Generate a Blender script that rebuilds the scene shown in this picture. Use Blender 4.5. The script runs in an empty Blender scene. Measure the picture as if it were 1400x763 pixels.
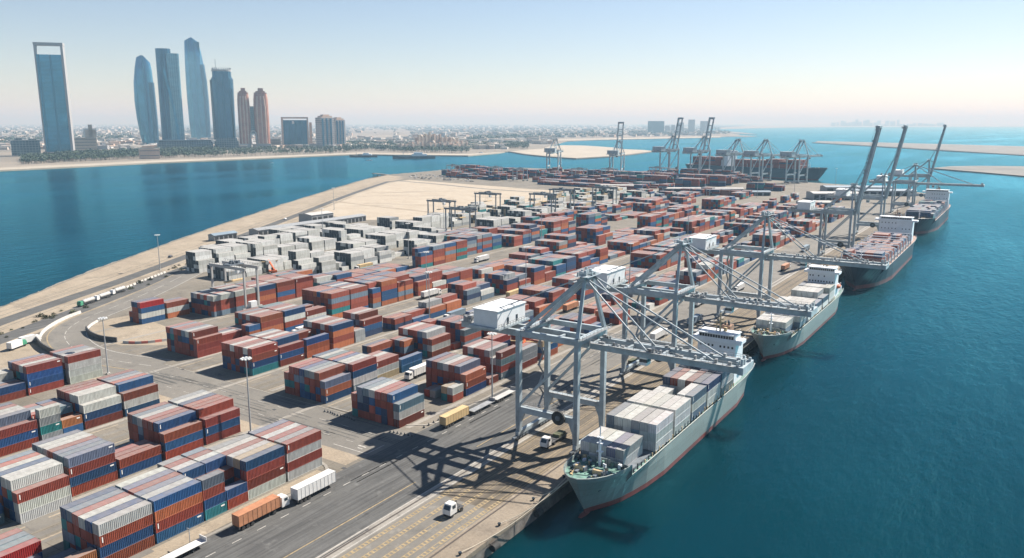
import bpy, math, random
import numpy as np
from mathutils import Vector, Matrix
random.seed(11)
SC = bpy.context.scene
COL = SC.collection
R = math.radians

# ------------------------------------------------------------------ camera, sky, sun, exposure
# World axes: X points out to sea across the quay, Y runs along the quay away from the camera.
CAM_H, YAW, FPX, W0, H0 = 94.0, R(33.2), 1080.0, 1400.0, 763.0
PITCH = math.atan((381.5 - 168.0) / FPX)
cd = bpy.data.cameras.new('camera'); cam = bpy.data.objects.new('camera', cd); COL.objects.link(cam)
cam.location = (0, 0, CAM_H); cam.rotation_euler = (math.pi / 2 - PITCH, 0, YAW)
cd.sensor_width = 36.0; cd.lens = 36.0 * FPX / W0; cd.clip_start = 1.0; cd.clip_end = 200000.0
SC.camera = cam

SUN_EL, SUN_AZ = R(44.0), R(22.0)          # azimuth from +Y (along the quay) towards +X (the sea)
world = bpy.data.worlds.new('World'); SC.world = world; world.use_nodes = True
wn = world.node_tree.nodes; wl = world.node_tree.links
sky = wn.new('ShaderNodeTexSky'); sky.sky_type = 'NISHITA'; sky.sun_disc = False
sky.sun_elevation = SUN_EL; sky.sun_rotation = SUN_AZ
sky.altitude = 0.0; sky.air_density = 1.0; sky.dust_density = 0.05; sky.ozone_density = 1.0
bg = wn['Background']; bg.inputs['Strength'].default_value = 0.05
tint = wn.new('ShaderNodeMix'); tint.data_type = 'RGBA'; tint.blend_type = 'MULTIPLY'; tint.inputs[0].default_value = 1.0
tint.inputs[7].default_value = (1.03, 0.978, 1.03, 1)              # white balance of the whole sky
wl.new(sky.outputs['Color'], tint.inputs[6]); wl.new(tint.outputs[2], bg.inputs['Color'])
sd = bpy.data.lights.new('sun', 'SUN'); sd.energy = 5.0; sd.angle = R(0.5); sd.color = (1.0, 0.94, 0.85)
sun = bpy.data.objects.new('sun', sd); COL.objects.link(sun)
sdir = Vector((math.sin(SUN_AZ) * math.cos(SUN_EL), math.cos(SUN_AZ) * math.cos(SUN_EL), math.sin(SUN_EL)))
sun.rotation_euler = sdir.to_track_quat('Z', 'Y').to_euler()
sun.location = (0, 0, 500)
vs = SC.view_settings
vs.view_transform = 'Standard'; vs.look = 'None'; vs.exposure = 1.25; vs.gamma = 1.0; vs.use_curve_mapping = False
SC.render.engine = 'CYCLES'
SC.cycles.use_denoising = True
SC.cycles.max_bounces = 5; SC.cycles.diffuse_bounces = 1; SC.cycles.glossy_bounces = 3
SC.cycles.transmission_bounces = 3; SC.cycles.volume_bounces = 0; SC.cycles.transparent_max_bounces = 6
SC.cycles.sample_clamp_indirect = 4.0

HAZE_COL, HAZE_D, HAZE_G = (0.29, 0.46, 0.60, 1), 0.00013, 0.1
# ------------------------------------------------------------------ helpers
_cp, _sp, _cy, _sy = math.cos(PITCH), math.sin(PITCH), math.cos(YAW), math.sin(YAW)
def G(px, py, z=0.0):
    """ground point (at height z) seen at a pixel of the photograph"""
    x = (px - W0 / 2) / FPX; y = (py - 381.5) / FPX
    fx, fy, fz = x, _cp - y * _sp, -_sp - y * _cp
    t = (z - CAM_H) / fz
    X, Y = fx * t, fy * t
    return Vector((X * _cy - Y * _sy, X * _sy + Y * _cy, z))
def to_cam(x, y):
    return Vector((x * _cy + y * _sy, -x * _sy + y * _cy))
def from_cam(x, y, z=0.0):
    return Vector((x * _cy - y * _sy, x * _sy + y * _cy, z))
def project(p):
    c = to_cam(p[0], p[1]); z = p[2] - CAM_H
    d = c.y * _cp - z * _sp; dn = -c.y * _sp - z * _cp
    return 700 + FPX * c.x / d, 381.5 + FPX * dn / d, d

class MB:
    def __init__(s): s.v = []; s.f = []; s.m = []; s.c = None
    def add(s, vs, fs, m=0):
        o = len(s.v); s.v.extend([tuple(q) for q in vs])
        for f in fs: s.f.append(tuple(i + o for i in f)); s.m.append(m)
        return s
    def box(s, x0, x1, y0, y1, z0, z1, m=0, bottom=True):
        vs = [(x0,y0,z0),(x1,y0,z0),(x1,y1,z0),(x0,y1,z0),(x0,y0,z1),(x1,y0,z1),(x1,y1,z1),(x0,y1,z1)]
        fs = [(4,5,6,7),(0,1,5,4),(1,2,6,5),(2,3,7,6),(3,0,4,7)]
        if bottom: fs.append((3,2,1,0))
        return s.add(vs, fs, m)
    def cbox(s, c, d, m=0):
        return s.box(c[0]-d[0]/2, c[0]+d[0]/2, c[1]-d[1]/2, c[1]+d[1]/2, c[2]-d[2]/2, c[2]+d[2]/2, m)
    def beam(s, p0, p1, w, h, m=0, w1=None, h1=None):
        p0 = Vector(p0); p1 = Vector(p1); d = (p1 - p0).normalized()
        up = Vector((0,0,1)) if abs(d.z) < 0.95 else Vector((0,1,0))
        a = d.cross(up).normalized(); b = a.cross(d).normalized()
        w1 = w if w1 is None else w1; h1 = h if h1 is None else h1
        vs = []
        for p, ww, hh in ((p0, w, h), (p1, w1, h1)):
            for i, j in ((-1,-1),(1,-1),(1,1),(-1,1)): vs.append(p + a*(i*ww/2) + b*(j*hh/2))
        return s.add(vs, [(0,1,2,3)[::-1],(4,5,6,7),(0,1,5,4),(1,2,6,5),(2,3,7,6),(3,0,4,7)], m)
    def tube(s, p0, p1, r, n=6, m=0, r1=None, caps=True):
        p0 = Vector(p0); p1 = Vector(p1); d = (p1 - p0).normalized()
        up = Vector((0,0,1)) if abs(d.z) < 0.95 else Vector((0,1,0))
        a = d.cross(up).normalized(); b = a.cross(d); r1 = r if r1 is None else r1
        vs = [p0 + (a*math.cos(2*math.pi*i/n) + b*math.sin(2*math.pi*i/n))*r for i in range(n)]
        vs += [p1 + (a*math.cos(2*math.pi*i/n) + b*math.sin(2*math.pi*i/n))*r1 for i in range(n)]
        fs = [(i, (i+1) % n, n+(i+1) % n, n+i) for i in range(n)]
        if caps: fs += [tuple(range(n))[::-1], tuple(range(n, 2*n))]
        return s.add(vs, fs, m)
    def prism(s, poly, z0, z1, m=0, mside=None):
        n = len(poly); vs = [(x, y, z0) for x, y in poly] + [(x, y, z1) for x, y in poly]
        s.add(vs, [tuple(range(n, 2*n))], m)
        o = len(s.v) - 2*n
        for i in range(n):
            s.f.append((o+i, o+(i+1) % n, o+n+(i+1) % n, o+n+i)); s.m.append(m if mside is None else mside)
        return s
    def loft(s, rings, m=0, cap0=True, cap1=True, closed=True):
        n = len(rings[0]); o = len(s.v)
        for r in rings: s.v.extend([tuple(q) for q in r])
        for k in range(len(rings) - 1):
            for i in range(n if closed else n - 1):
                j = (i + 1) % n
                s.f.append((o+k*n+i, o+k*n+j, o+(k+1)*n+j, o+(k+1)*n+i)); s.m.append(m)
        if cap0: s.f.append(tuple(o+i for i in range(n))[::-1]); s.m.append(m)
        if cap1: s.f.append(tuple(o+(len(rings)-1)*n+i for i in range(n))); s.m.append(m)
        return s
    def mesh(s, name, mats, smooth=False):
        me = bpy.data.meshes.new(name); me.from_pydata(s.v, [], s.f)
        for mt in (mats if isinstance(mats, (list, tuple)) else [mats]): me.materials.append(mt)
        me.polygons.foreach_set('material_index', s.m)
        if smooth: me.polygons.foreach_set('use_smooth', [True]*len(s.f))
        if s.c is not None:
            at = me.color_attributes.new('paint', 'FLOAT_COLOR', 'CORNER')
            tot = np.array([len(f) for f in s.f]); cols = np.repeat(np.array(s.c, dtype=np.float32), tot, axis=0)
            at.data.foreach_set('color', cols.ravel())
        me.update(); return me
    def build(s, name, mats, parent=None, smooth=False, fix=False):
        me = s.mesh(name, mats, smooth)
        if fix:
            import bmesh
            bm = bmesh.new(); bm.from_mesh(me); bmesh.ops.recalc_face_normals(bm, faces=bm.faces); bm.to_mesh(me); bm.free()
        return put(name, me, parent)
def put(name, me, parent=None, loc=None):
    o = bpy.data.objects.new(name, me); COL.objects.link(o)
    if parent is not None: o.parent = parent
    if loc is not None: o.location = loc
    return o
def tag(o, label=None, cat=None, group=None, kind=None):
    if label: o['label'] = label
    if cat: o['category'] = cat
    if group: o['group'] = group
    if kind: o['kind'] = kind
    return o
def thing(name, label, cat, loc=(0,0,0), rz=0.0, group=None):
    o = bpy.data.objects.new(name, None); COL.objects.link(o)
    o.location = loc; o.rotation_euler = (0, 0, rz); o.empty_display_size = 1
    return tag(o, label, cat, group)
def copy_tree(o, parent=None):
    c = o.copy(); COL.objects.link(c); c.parent = parent
    for ch in list(o.children): copy_tree(ch, c)
    return c
def ribbon(pts, width, z, side=0.0):
    """flat road ribbon along 2-D points; returns left and right edges"""
    L = []; Rr = []
    for i, q in enumerate(pts):
        a = Vector(pts[max(0, i-1)][:2]); b = Vector(pts[min(len(pts)-1, i+1)][:2]); d = (b - a).normalized()
        n = Vector((-d.y, d.x)); w = width[i] if isinstance(width, (list, tuple)) else width
        c = Vector(q[:2]) + n*side
        L.append((c.x + n.x*w/2, c.y + n.y*w/2, z)); Rr.append((c.x - n.x*w/2, c.y - n.y*w/2, z))
    return L, Rr
def smooth_line(pts, k=6):
    out = []; P = [Vector(q[:2]) for q in pts]
    for i in range(len(P) - 1):
        p0 = P[max(i-1, 0)]; p1 = P[i]; p2 = P[i+1]; p3 = P[min(i+2, len(P)-1)]
        for j in range(k):
            t = j / k
            out.append(0.5*((2*p1) + (p2-p0)*t + (2*p0-5*p1+4*p2-p3)*t*t + (3*p1-p0-3*p2+p3)*t**3))
    out.append(P[-1]); return out

# ------------------------------------------------------------------ materials
def nd(nt, t, **kw):
    n = nt.nodes.new(t)
    for k, v in kw.items(): setattr(n, k, v)
    return n
def mat(name, col, rough=0.6, metal=0.0, var=0.0, vscale=0.3, col2=None, bump=0.0, bscale=3.0, spec=0.5, coords='Object', detail=6.0, stretch=None, ior=None):
    m = bpy.data.materials.new(name); m.use_nodes = True; nt = m.node_tree; b = nt.nodes['Principled BSDF']
    b.inputs['Roughness'].default_value = rough; b.inputs['Metallic'].default_value = metal
    b.inputs['Specular IOR Level'].default_value = spec
    if ior: b.inputs['IOR'].default_value = ior
    b.inputs['Base Color'].default_value = (*col, 1)
    if var or bump or col2:
        tc = nd(nt, 'ShaderNodeTexCoord'); src = tc.outputs[coords]
        if stretch:
            mp = nd(nt, 'ShaderNodeMapping'); mp.inputs['Scale'].default_value = stretch
            nt.links.new(src, mp.inputs['Vector']); src = mp.outputs['Vector']
        if var or col2:
            no = nd(nt, 'ShaderNodeTexNoise'); no.inputs['Scale'].default_value = vscale; no.inputs['Detail'].default_value = detail
            no.inputs['Roughness'].default_value = 0.62
            nt.links.new(src, no.inputs['Vector'])
            cr = nd(nt, 'ShaderNodeValToRGB'); cr.color_ramp.elements[0].position = 0.34; cr.color_ramp.elements[1].position = 0.68
            c2 = col2 if col2 else tuple(min(1, c*(1+var)) for c in col)
            c1 = col if col2 else tuple(c*(1-var) for c in col)
            cr.color_ramp.elements[0].color = (*c1, 1); cr.color_ramp.elements[1].color = (*c2, 1)
            nt.links.new(no.outputs['Fac'], cr.inputs['Fac']); nt.links.new(cr.outputs['Color'], b.inputs['Base Color'])
        if bump:
            nb = nd(nt, 'ShaderNodeTexNoise'); nb.inputs['Scale'].default_value = bscale; nb.inputs['Detail'].default_value = 5
            nt.links.new(src, nb.inputs['Vector'])
            bp = nd(nt, 'ShaderNodeBump'); bp.inputs['Strength'].default_value = bump; bp.inputs['Distance'].default_value = 0.2
            nt.links.new(nb.outputs['Fac'], bp.inputs['Height']); nt.links.new(bp.outputs['Normal'], b.inputs['Normal'])
    return m

def ground_mat(name, col, col2, stain, grain=0.5, streak=None, rough=0.9, joints=None):
    """worn paving: two noises of different size, dark stains and fine grain"""
    m = bpy.data.materials.new(name); m.use_nodes = True; nt = m.node_tree; b = nt.nodes['Principled BSDF']
    b.inputs['Roughness'].default_value = rough; b.inputs['Specular IOR Level'].default_value = 0.25
    tc = nd(nt, 'ShaderNodeTexCoord'); L = nt.links.new; src = tc.outputs['Object']
    def noise(sc, det, st=None):
        n = nd(nt, 'ShaderNodeTexNoise'); n.inputs['Scale'].default_value = sc; n.inputs['Detail'].default_value = det; n.inputs['Roughness'].default_value = 0.65
        s = src
        if st:
            mp = nd(nt, 'ShaderNodeMapping'); mp.inputs['Scale'].default_value = st; L(src, mp.inputs['Vector']); s = mp.outputs['Vector']
        L(s, n.inputs['Vector']); return n.outputs['Fac']
    def ramp(fac, p0, p1, c0=(0,0,0,1), c1=(1,1,1,1)):
        r = nd(nt, 'ShaderNodeValToRGB'); r.color_ramp.elements[0].position = p0; r.color_ramp.elements[1].position = p1
        r.color_ramp.elements[0].color = c0; r.color_ramp.elements[1].color = c1; L(fac, r.inputs['Fac']); return r.outputs['Color']
    def mix(f, a, c, blend='MIX', fv=None):
        x = nd(nt, 'ShaderNodeMix'); x.data_type = 'RGBA'; x.blend_type = blend
        if fv is not None: x.inputs[0].default_value = fv
        else: L(f, x.inputs[0])
        if isinstance(a, tuple): x.inputs[6].default_value = a
        else: L(a, x.inputs[6])
        if isinstance(c, tuple): x.inputs[7].default_value = c
        else: L(c, x.inputs[7])
        return x.outputs[2]
    base = ramp(noise(0.035, 7), 0.36, 0.66, (*col, 1), (*col2, 1))
    st = ramp(noise(0.11, 8), 0.52, 0.74)
    base = mix(st, base, (*stain, 1))
    if streak:
        stv = ramp(noise(1.0, 4, streak), 0.42, 0.68)
        base = mix(stv, base, (*[c*0.72 for c in stain], 1))
    ol = ramp(noise(0.42, 9), 0.60, 0.76); base = mix(ol, base, (*[c*0.62 for c in stain], 1))
    dl = ramp(noise(0.23, 9, (1, 1, 3)), 0.58, 0.72); base = mix(dl, base, (*[min(1, c*1.22) for c in col2], 1))
    gr = ramp(noise(1.4, 3), 0.25, 0.75, (1-grain*0.35,)*3 + (1,), (1+grain*0.12,)*3 + (1,))
    base = mix(None, base, gr, 'MULTIPLY', 1.0)
    if joints:
        br = nd(nt, 'ShaderNodeTexBrick'); L(src, br.inputs['Vector']); br.offset = 0.0; br.inputs['Scale'].default_value = 1.0
        br.inputs['Brick Width'].default_value = joints[0]; br.inputs['Row Height'].default_value = joints[1]; br.inputs['Mortar Size'].default_value = 0.09
        br.inputs['Color1'].default_value = (1, 1, 1, 1); br.inputs['Color2'].default_value = (0.88, 0.88, 0.87, 1); br.inputs['Mortar'].default_value = (0.6, 0.58, 0.55, 1)
        base = mix(None, base, br.outputs['Color'], 'MULTIPLY', 1.0)
    L(base, b.inputs['Base Color'])
    return m

def paint_mat(name, attr=False, dust=(0.205, 0.188, 0.178), dust_amt=0.64):
    """weathered steel paint; colour from the object (or from a face attribute), faded and dusty on faces that look up"""
    m = bpy.data.materials.new(name); m.use_nodes = True; nt = m.node_tree; b = nt.nodes['Principled BSDF']; L = nt.links.new
    b.inputs['Roughness'].default_value = 0.62; b.inputs['Specular IOR Level'].default_value = 0.3
    if attr:
        a = nd(nt, 'ShaderNodeAttribute'); a.attribute_name = 'paint'; col = a.outputs['Color']
    else:
        a = nd(nt, 'ShaderNodeObjectInfo'); col = a.outputs['Color']
    geo = nd(nt, 'ShaderNodeNewGeometry'); sx = nd(nt, 'ShaderNodeSeparateXYZ'); L(geo.outputs['True Normal'], sx.inputs['Vector'])
    up = nd(nt, 'ShaderNodeMapRange'); up.inputs['From Min'].default_value = 0.55; up.inputs['From Max'].default_value = 0.95
    L(sx.outputs['Z'], up.inputs['Value'])
    no = nd(nt, 'ShaderNodeTexNoise'); no.inputs['Scale'].default_value = 0.55; no.inputs['Detail'].default_value = 6
    L(geo.outputs['Position'], no.inputs['Vector'])
    nr = nd(nt, 'ShaderNodeMapRange'); nr.inputs['From Min'].default_value = 0.3; nr.inputs['From Max'].default_value = 0.7
    nr.inputs['To Min'].default_value = dust_amt*0.72; nr.inputs['To Max'].default_value = dust_amt*1.15
    L(no.outputs['Fac'], nr.inputs['Value'])
    mul = nd(nt, 'ShaderNodeMath', operation='MULTIPLY'); L(up.outputs['Result'], mul.inputs[0]); L(nr.outputs['Result'], mul.inputs[1])
    # streaky rust and grime on the walls
    mp = nd(nt, 'ShaderNodeMapping'); mp.inputs['Scale'].default_value = (1.3, 1.3, 0.22); L(geo.outputs['Position'], mp.inputs['Vector'])
    n2 = nd(nt, 'ShaderNodeTexNoise'); n2.inputs['Scale'].default_value = 1.0; n2.inputs['Detail'].default_value = 7; n2.inputs['Roughness'].default_value = 0.7
    L(mp.outputs['Vector'], n2.inputs['Vector'])
    g = nd(nt, 'ShaderNodeValToRGB'); g.color_ramp.elements[0].position = 0.3; g.color_ramp.elements[1].position = 0.72
    g.color_ramp.elements[0].color = (0.66, 0.62, 0.60, 1); g.color_ramp.elements[1].color = (1.12, 1.1, 1.08, 1); L(n2.outputs['Fac'], g.inputs['Fac'])
    mx = nd(nt, 'ShaderNodeMix'); mx.data_type = 'RGBA'; mx.blend_type = 'MULTIPLY'; mx.inputs[0].default_value = 1.0
    L(col, mx.inputs[6]); L(g.outputs['Color'], mx.inputs[7])
    m2 = nd(nt, 'ShaderNodeMix'); m2.data_type = 'RGBA'; L(mul.outputs[0], m2.inputs[0]); L(mx.outputs[2], m2.inputs[6]); m2.inputs[7].default_value = (*dust, 1)
    L(m2.outputs[2], b.inputs['Base Color'])
    return m

def glass_mat(name, col, band=(0.5, 0.55, 0.6), floor=4.0, mull=3.0, rough=0.12, metal=0.35, bandw=0.18):
    """tower cladding: reflective glass with floor bands and mullions"""
    m = bpy.data.materials.new(name); m.use_nodes = True; nt = m.node_tree; b = nt.nodes['Principled BSDF']; L = nt.links.new
    tc = nd(nt, 'ShaderNodeTexCoord'); sx = nd(nt, 'ShaderNodeSeparateXYZ'); L(tc.outputs['Object'], sx.inputs['Vector'])
    def stripe(sock, period, w):
        d = nd(nt, 'ShaderNodeMath', operation='DIVIDE'); L(sock, d.inputs[0]); d.inputs[1].default_value = period
        fr = nd(nt, 'ShaderNodeMath', operation='FRACT'); L(d.outputs[0], fr.inputs[0])
        lt = nd(nt, 'ShaderNodeMath', operation='LESS_THAN'); L(fr.outputs[0], lt.inputs[0]); lt.inputs[1].default_value = w
        return lt.outputs[0]
    a = stripe(sx.outputs['Z'], floor, bandw); c = stripe(sx.outputs['X'], mull, 0.14)
    mxv = nd(nt, 'ShaderNodeMath', operation='MAXIMUM'); L(a, mxv.inputs[0]); L(c, mxv.inputs[1])
    no = nd(nt, 'ShaderNodeTexNoise'); no.inputs['Scale'].default_value = 0.05; no.inputs['Detail'].default_value = 5; L(tc.outputs['Object'], no.inputs['Vector'])
    cr = nd(nt, 'ShaderNodeValToRGB'); cr.color_ramp.elements[0].color = (*[q*0.75 for q in col], 1); cr.color_ramp.elements[1].color = (*[min(1, q*1.3) for q in col], 1)
    cr.color_ramp.elements[0].position = 0.35; cr.color_ramp.elements[1].position = 0.65
    L(no.outputs['Fac'], cr.inputs['Fac'])
    mx = nd(nt, 'ShaderNodeMix'); mx.data_type = 'RGBA'; L(mxv.outputs[0], mx.inputs[0]); L(cr.outputs['Color'], mx.inputs[6]); mx.inputs[7].default_value = (*band, 1)
    L(mx.outputs[2], b.inputs['Base Color'])
    rr = nd(nt, 'ShaderNodeMapRange'); L(mxv.outputs[0], rr.inputs['Value']); rr.inputs['To Min'].default_value = rough; rr.inputs['To Max'].default_value = 0.6
    L(rr.outputs['Result'], b.inputs['Roughness']); b.inputs['Metallic'].default_value = metal
    return m

def hull_mat(name, col, rust=(0.16, 0.085, 0.05), amt=0.55):
    m = bpy.data.materials.new(name); m.use_nodes = True; nt = m.node_tree; b = nt.nodes['Principled BSDF']; L = nt.links.new
    b.inputs['Roughness'].default_value = 0.5
    tc = nd(nt, 'ShaderNodeTexCoord'); sx = nd(nt, 'ShaderNodeSeparateXYZ'); L(tc.outputs['Object'], sx.inputs['Vector'])
    cx = nd(nt, 'ShaderNodeCombineXYZ'); L(sx.outputs['Y'], cx.inputs['X']); L(sx.outputs['Z'], cx.inputs['Y'])
    br = nd(nt, 'ShaderNodeTexBrick'); L(cx.outputs[0], br.inputs['Vector']); br.inputs['Scale'].default_value = 1.0; br.inputs['Brick Width'].default_value = 7.5; br.inputs['Row Height'].default_value = 2.2; br.inputs['Mortar Size'].default_value = 0.05
    br.inputs['Color1'].default_value = (*col, 1); br.inputs['Color2'].default_value = (*[c*0.9 for c in col], 1); br.inputs['Mortar'].default_value = (*[c*0.7 for c in col], 1)
    mp = nd(nt, 'ShaderNodeMapping'); mp.inputs['Scale'].default_value = (0.9, 0.9, 0.09); L(tc.outputs['Object'], mp.inputs['Vector'])
    no = nd(nt, 'ShaderNodeTexNoise'); no.inputs['Scale'].default_value = 1.0; no.inputs['Detail'].default_value = 7; no.inputs['Roughness'].default_value = 0.7; L(mp.outputs['Vector'], no.inputs['Vector'])
    mr = nd(nt, 'ShaderNodeMapRange'); mr.inputs['From Min'].default_value = 0.56; mr.inputs['From Max'].default_value = 0.78; mr.inputs['To Max'].default_value = amt; L(no.outputs['Fac'], mr.inputs['Value'])
    mx = nd(nt, 'ShaderNodeMix'); mx.data_type = 'RGBA'; L(mr.outputs['Result'], mx.inputs[0]); L(br.outputs['Color'], mx.inputs[6]); mx.inputs[7].default_value = (*rust, 1)
    L(mx.outputs[2], b.inputs['Base Color']); return m
M = {}
M['concrete'] = ground_mat('yard concrete', (0.155, 0.14, 0.115), (0.205, 0.183, 0.152), (0.115, 0.105, 0.09), 0.7, joints=(6.0, 8.0))
M['asphalt'] = ground_mat('asphalt', (0.088, 0.088, 0.086), (0.118, 0.117, 0.112), (0.07, 0.07, 0.069), 0.4, streak=(1.1, 0.03, 1))
M['road'] = ground_mat('worn road', (0.138, 0.130, 0.116), (0.178, 0.166, 0.146), (0.10, 0.096, 0.089), 0.45)
M['apron'] = ground_mat('apron paving', (0.145, 0.12, 0.09), (0.195, 0.16, 0.12), (0.11, 0.096, 0.078), 0.45, streak=(0.9, 0.02, 1), joints=(4.0, 12.0))
M['cope'] = ground_mat('quay cope', (0.20, 0.165, 0.125), (0.26, 0.22, 0.17), (0.13, 0.11, 0.09), 0.8)
M['pale'] = ground_mat('pale concrete', (0.22, 0.205, 0.18), (0.28, 0.26, 0.23), (0.155, 0.145, 0.13), 0.6)
M['sand'] = ground_mat('sand', (0.325, 0.275, 0.21), (0.375, 0.325, 0.255), (0.285, 0.235, 0.175), 0.3)
M['dirt'] = ground_mat('gritty sand', (0.25, 0.208, 0.155), (0.32, 0.27, 0.205), (0.175, 0.147, 0.112), 0.8)
M['beach'] = mat('beach', (0.27, 0.24, 0.19), 0.95, vscale=0.01, col2=(0.34, 0.305, 0.245))
M['desert'] = mat('desert', (0.125, 0.108, 0.085), 0.95, vscale=0.0016, col2=(0.225, 0.195, 0.155))
M['bank'] = mat('gravel bank', (0.10, 0.097, 0.088), 0.95, vscale=0.012, col2=(0.17, 0.162, 0.145))
M['rock'] = mat('rock armour', (0.17, 0.15, 0.125), 0.95, var=0.35, vscale=0.35, bump=0.8, bscale=0.8)
M['wallq'] = mat('quay wall', (0.13, 0.115, 0.10), 0.9, var=0.4, vscale=0.4, bump=0.4)
M['yellow'] = mat('yellow line', (0.25, 0.19, 0.105), 0.85, var=0.3, vscale=0.8)
M['white_line'] = mat('white line', (0.34, 0.325, 0.295), 0.85, var=0.25, vscale=0.8)
M['rail'] = mat('steel rail', (0.10, 0.085, 0.075), 0.5, 0.4)
M['paint'] = paint_mat('container paint')
M['paint_attr'] = paint_mat('stack paint', attr=True)
M['town'] = mat('town walls', (0.4, 0.4, 0.4), 0.9)
_tn = M['town'].node_tree; _ta = _tn.nodes.new('ShaderNodeAttribute'); _ta.attribute_name = 'paint'; _tn.links.new(_ta.outputs['Color'], _tn.nodes['Principled BSDF'].inputs['Base Color'])
M['bar'] = mat('locking bar', (0.30, 0.30, 0.30), 0.5, 0.5)
M['mark'] = mat('stencil white', (0.75, 0.74, 0.70), 0.7)
M['crane'] = mat('crane paint', (0.30, 0.35, 0.375), 0.5, var=0.22, vscale=0.35)
M['crane_d'] = mat('crane dark steel', (0.11, 0.13, 0.15), 0.6, var=0.3, vscale=0.5)
M['crane_w'] = mat('crane house white', (0.60, 0.62, 0.63), 0.55, var=0.06, vscale=0.4)
M['walk'] = mat('galvanised walkway', (0.27, 0.28, 0.285), 0.6, 0.3, var=0.3, vscale=1.0)
M['rubber'] = mat('rubber', (0.025, 0.024, 0.024), 0.85)
M['hull'] = hull_mat('grey hull paint', (0.185, 0.22, 0.213))
M['hull_dark'] = hull_mat('dark hull paint', (0.014, 0.026, 0.042), (0.06, 0.035, 0.025))
M['hull_teal'] = mat('teal hull paint', (0.015, 0.06, 0.085), 0.45, var=0.2, vscale=0.1)
M['boot'] = mat('red antifouling', (0.15, 0.03, 0.026), 0.6, var=0.3, vscale=0.3)
M['deck'] = mat('green deck', (0.10, 0.20, 0.165), 0.7, var=0.4, vscale=0.6)
M['deck_r'] = mat('deck brown', (0.20, 0.12, 0.09), 0.7, var=0.4, vscale=0.4)
M['ship_w'] = mat('ship white', (0.68, 0.71, 0.74), 0.45, var=0.06, vscale=0.3)
M['window'] = mat('dark window', (0.02, 0.03, 0.04), 0.15)
M['orange'] = mat('lifeboat orange', (0.60, 0.13, 0.04), 0.5)
M['buff'] = mat('buff paint', (0.50, 0.37, 0.20), 0.6, var=0.3, vscale=1.0)
M['rusty'] = mat('rusty steel', (0.22, 0.13, 0.085), 0.8, var=0.5, vscale=0.8)
M['rope'] = mat('mooring rope', (0.42, 0.37, 0.29), 0.9)
M['truck_w'] = mat('truck white', (0.58, 0.575, 0.555), 0.45, var=0.1, vscale=0.5)
M['truck_g'] = mat('truck green', (0.05, 0.22, 0.13), 0.5)
M['truck_o'] = mat('faded orange', (0.36, 0.165, 0.085), 0.6, var=0.18, vscale=0.5)
M['truck_y'] = mat('tan yellow', (0.46, 0.335, 0.17), 0.6, var=0.12, vscale=0.4)
M['chassis'] = mat('chassis black', (0.05, 0.05, 0.052), 0.7)
M['pole'] = mat('galvanised pole', (0.36, 0.38, 0.39), 0.5, 0.3)
M['lamp'] = mat('lamp head', (0.60, 0.60, 0.58), 0.5)
M['barrier'] = mat('concrete barrier', (0.40, 0.385, 0.355), 0.85, var=0.2, vscale=0.8)
M['barrier_r'] = mat('red barrier', (0.55, 0.16, 0.12), 0.7)
M['leaf'] = mat('foliage', (0.030, 0.052, 0.022), 0.8, var=0.6, vscale=0.05)
M['leaf2'] = mat('scrub', (0.075, 0.082, 0.042), 0.85, var=0.4, vscale=0.6)
M['bark'] = mat('bark', (0.10, 0.075, 0.05), 0.9)
M['roofw'] = mat('pale roof', (0.36, 0.355, 0.34), 0.8, var=0.12, vscale=0.2)
M['roofb'] = mat('blue grey roof', (0.15, 0.20, 0.245), 0.6, var=0.12, vscale=0.1)
M['wall_c'] = mat('cream wall', (0.42, 0.36, 0.29), 0.85, var=0.1, vscale=0.05)
M['void'] = mat('dark opening', (0.02, 0.022, 0.026), 0.9)
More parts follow.
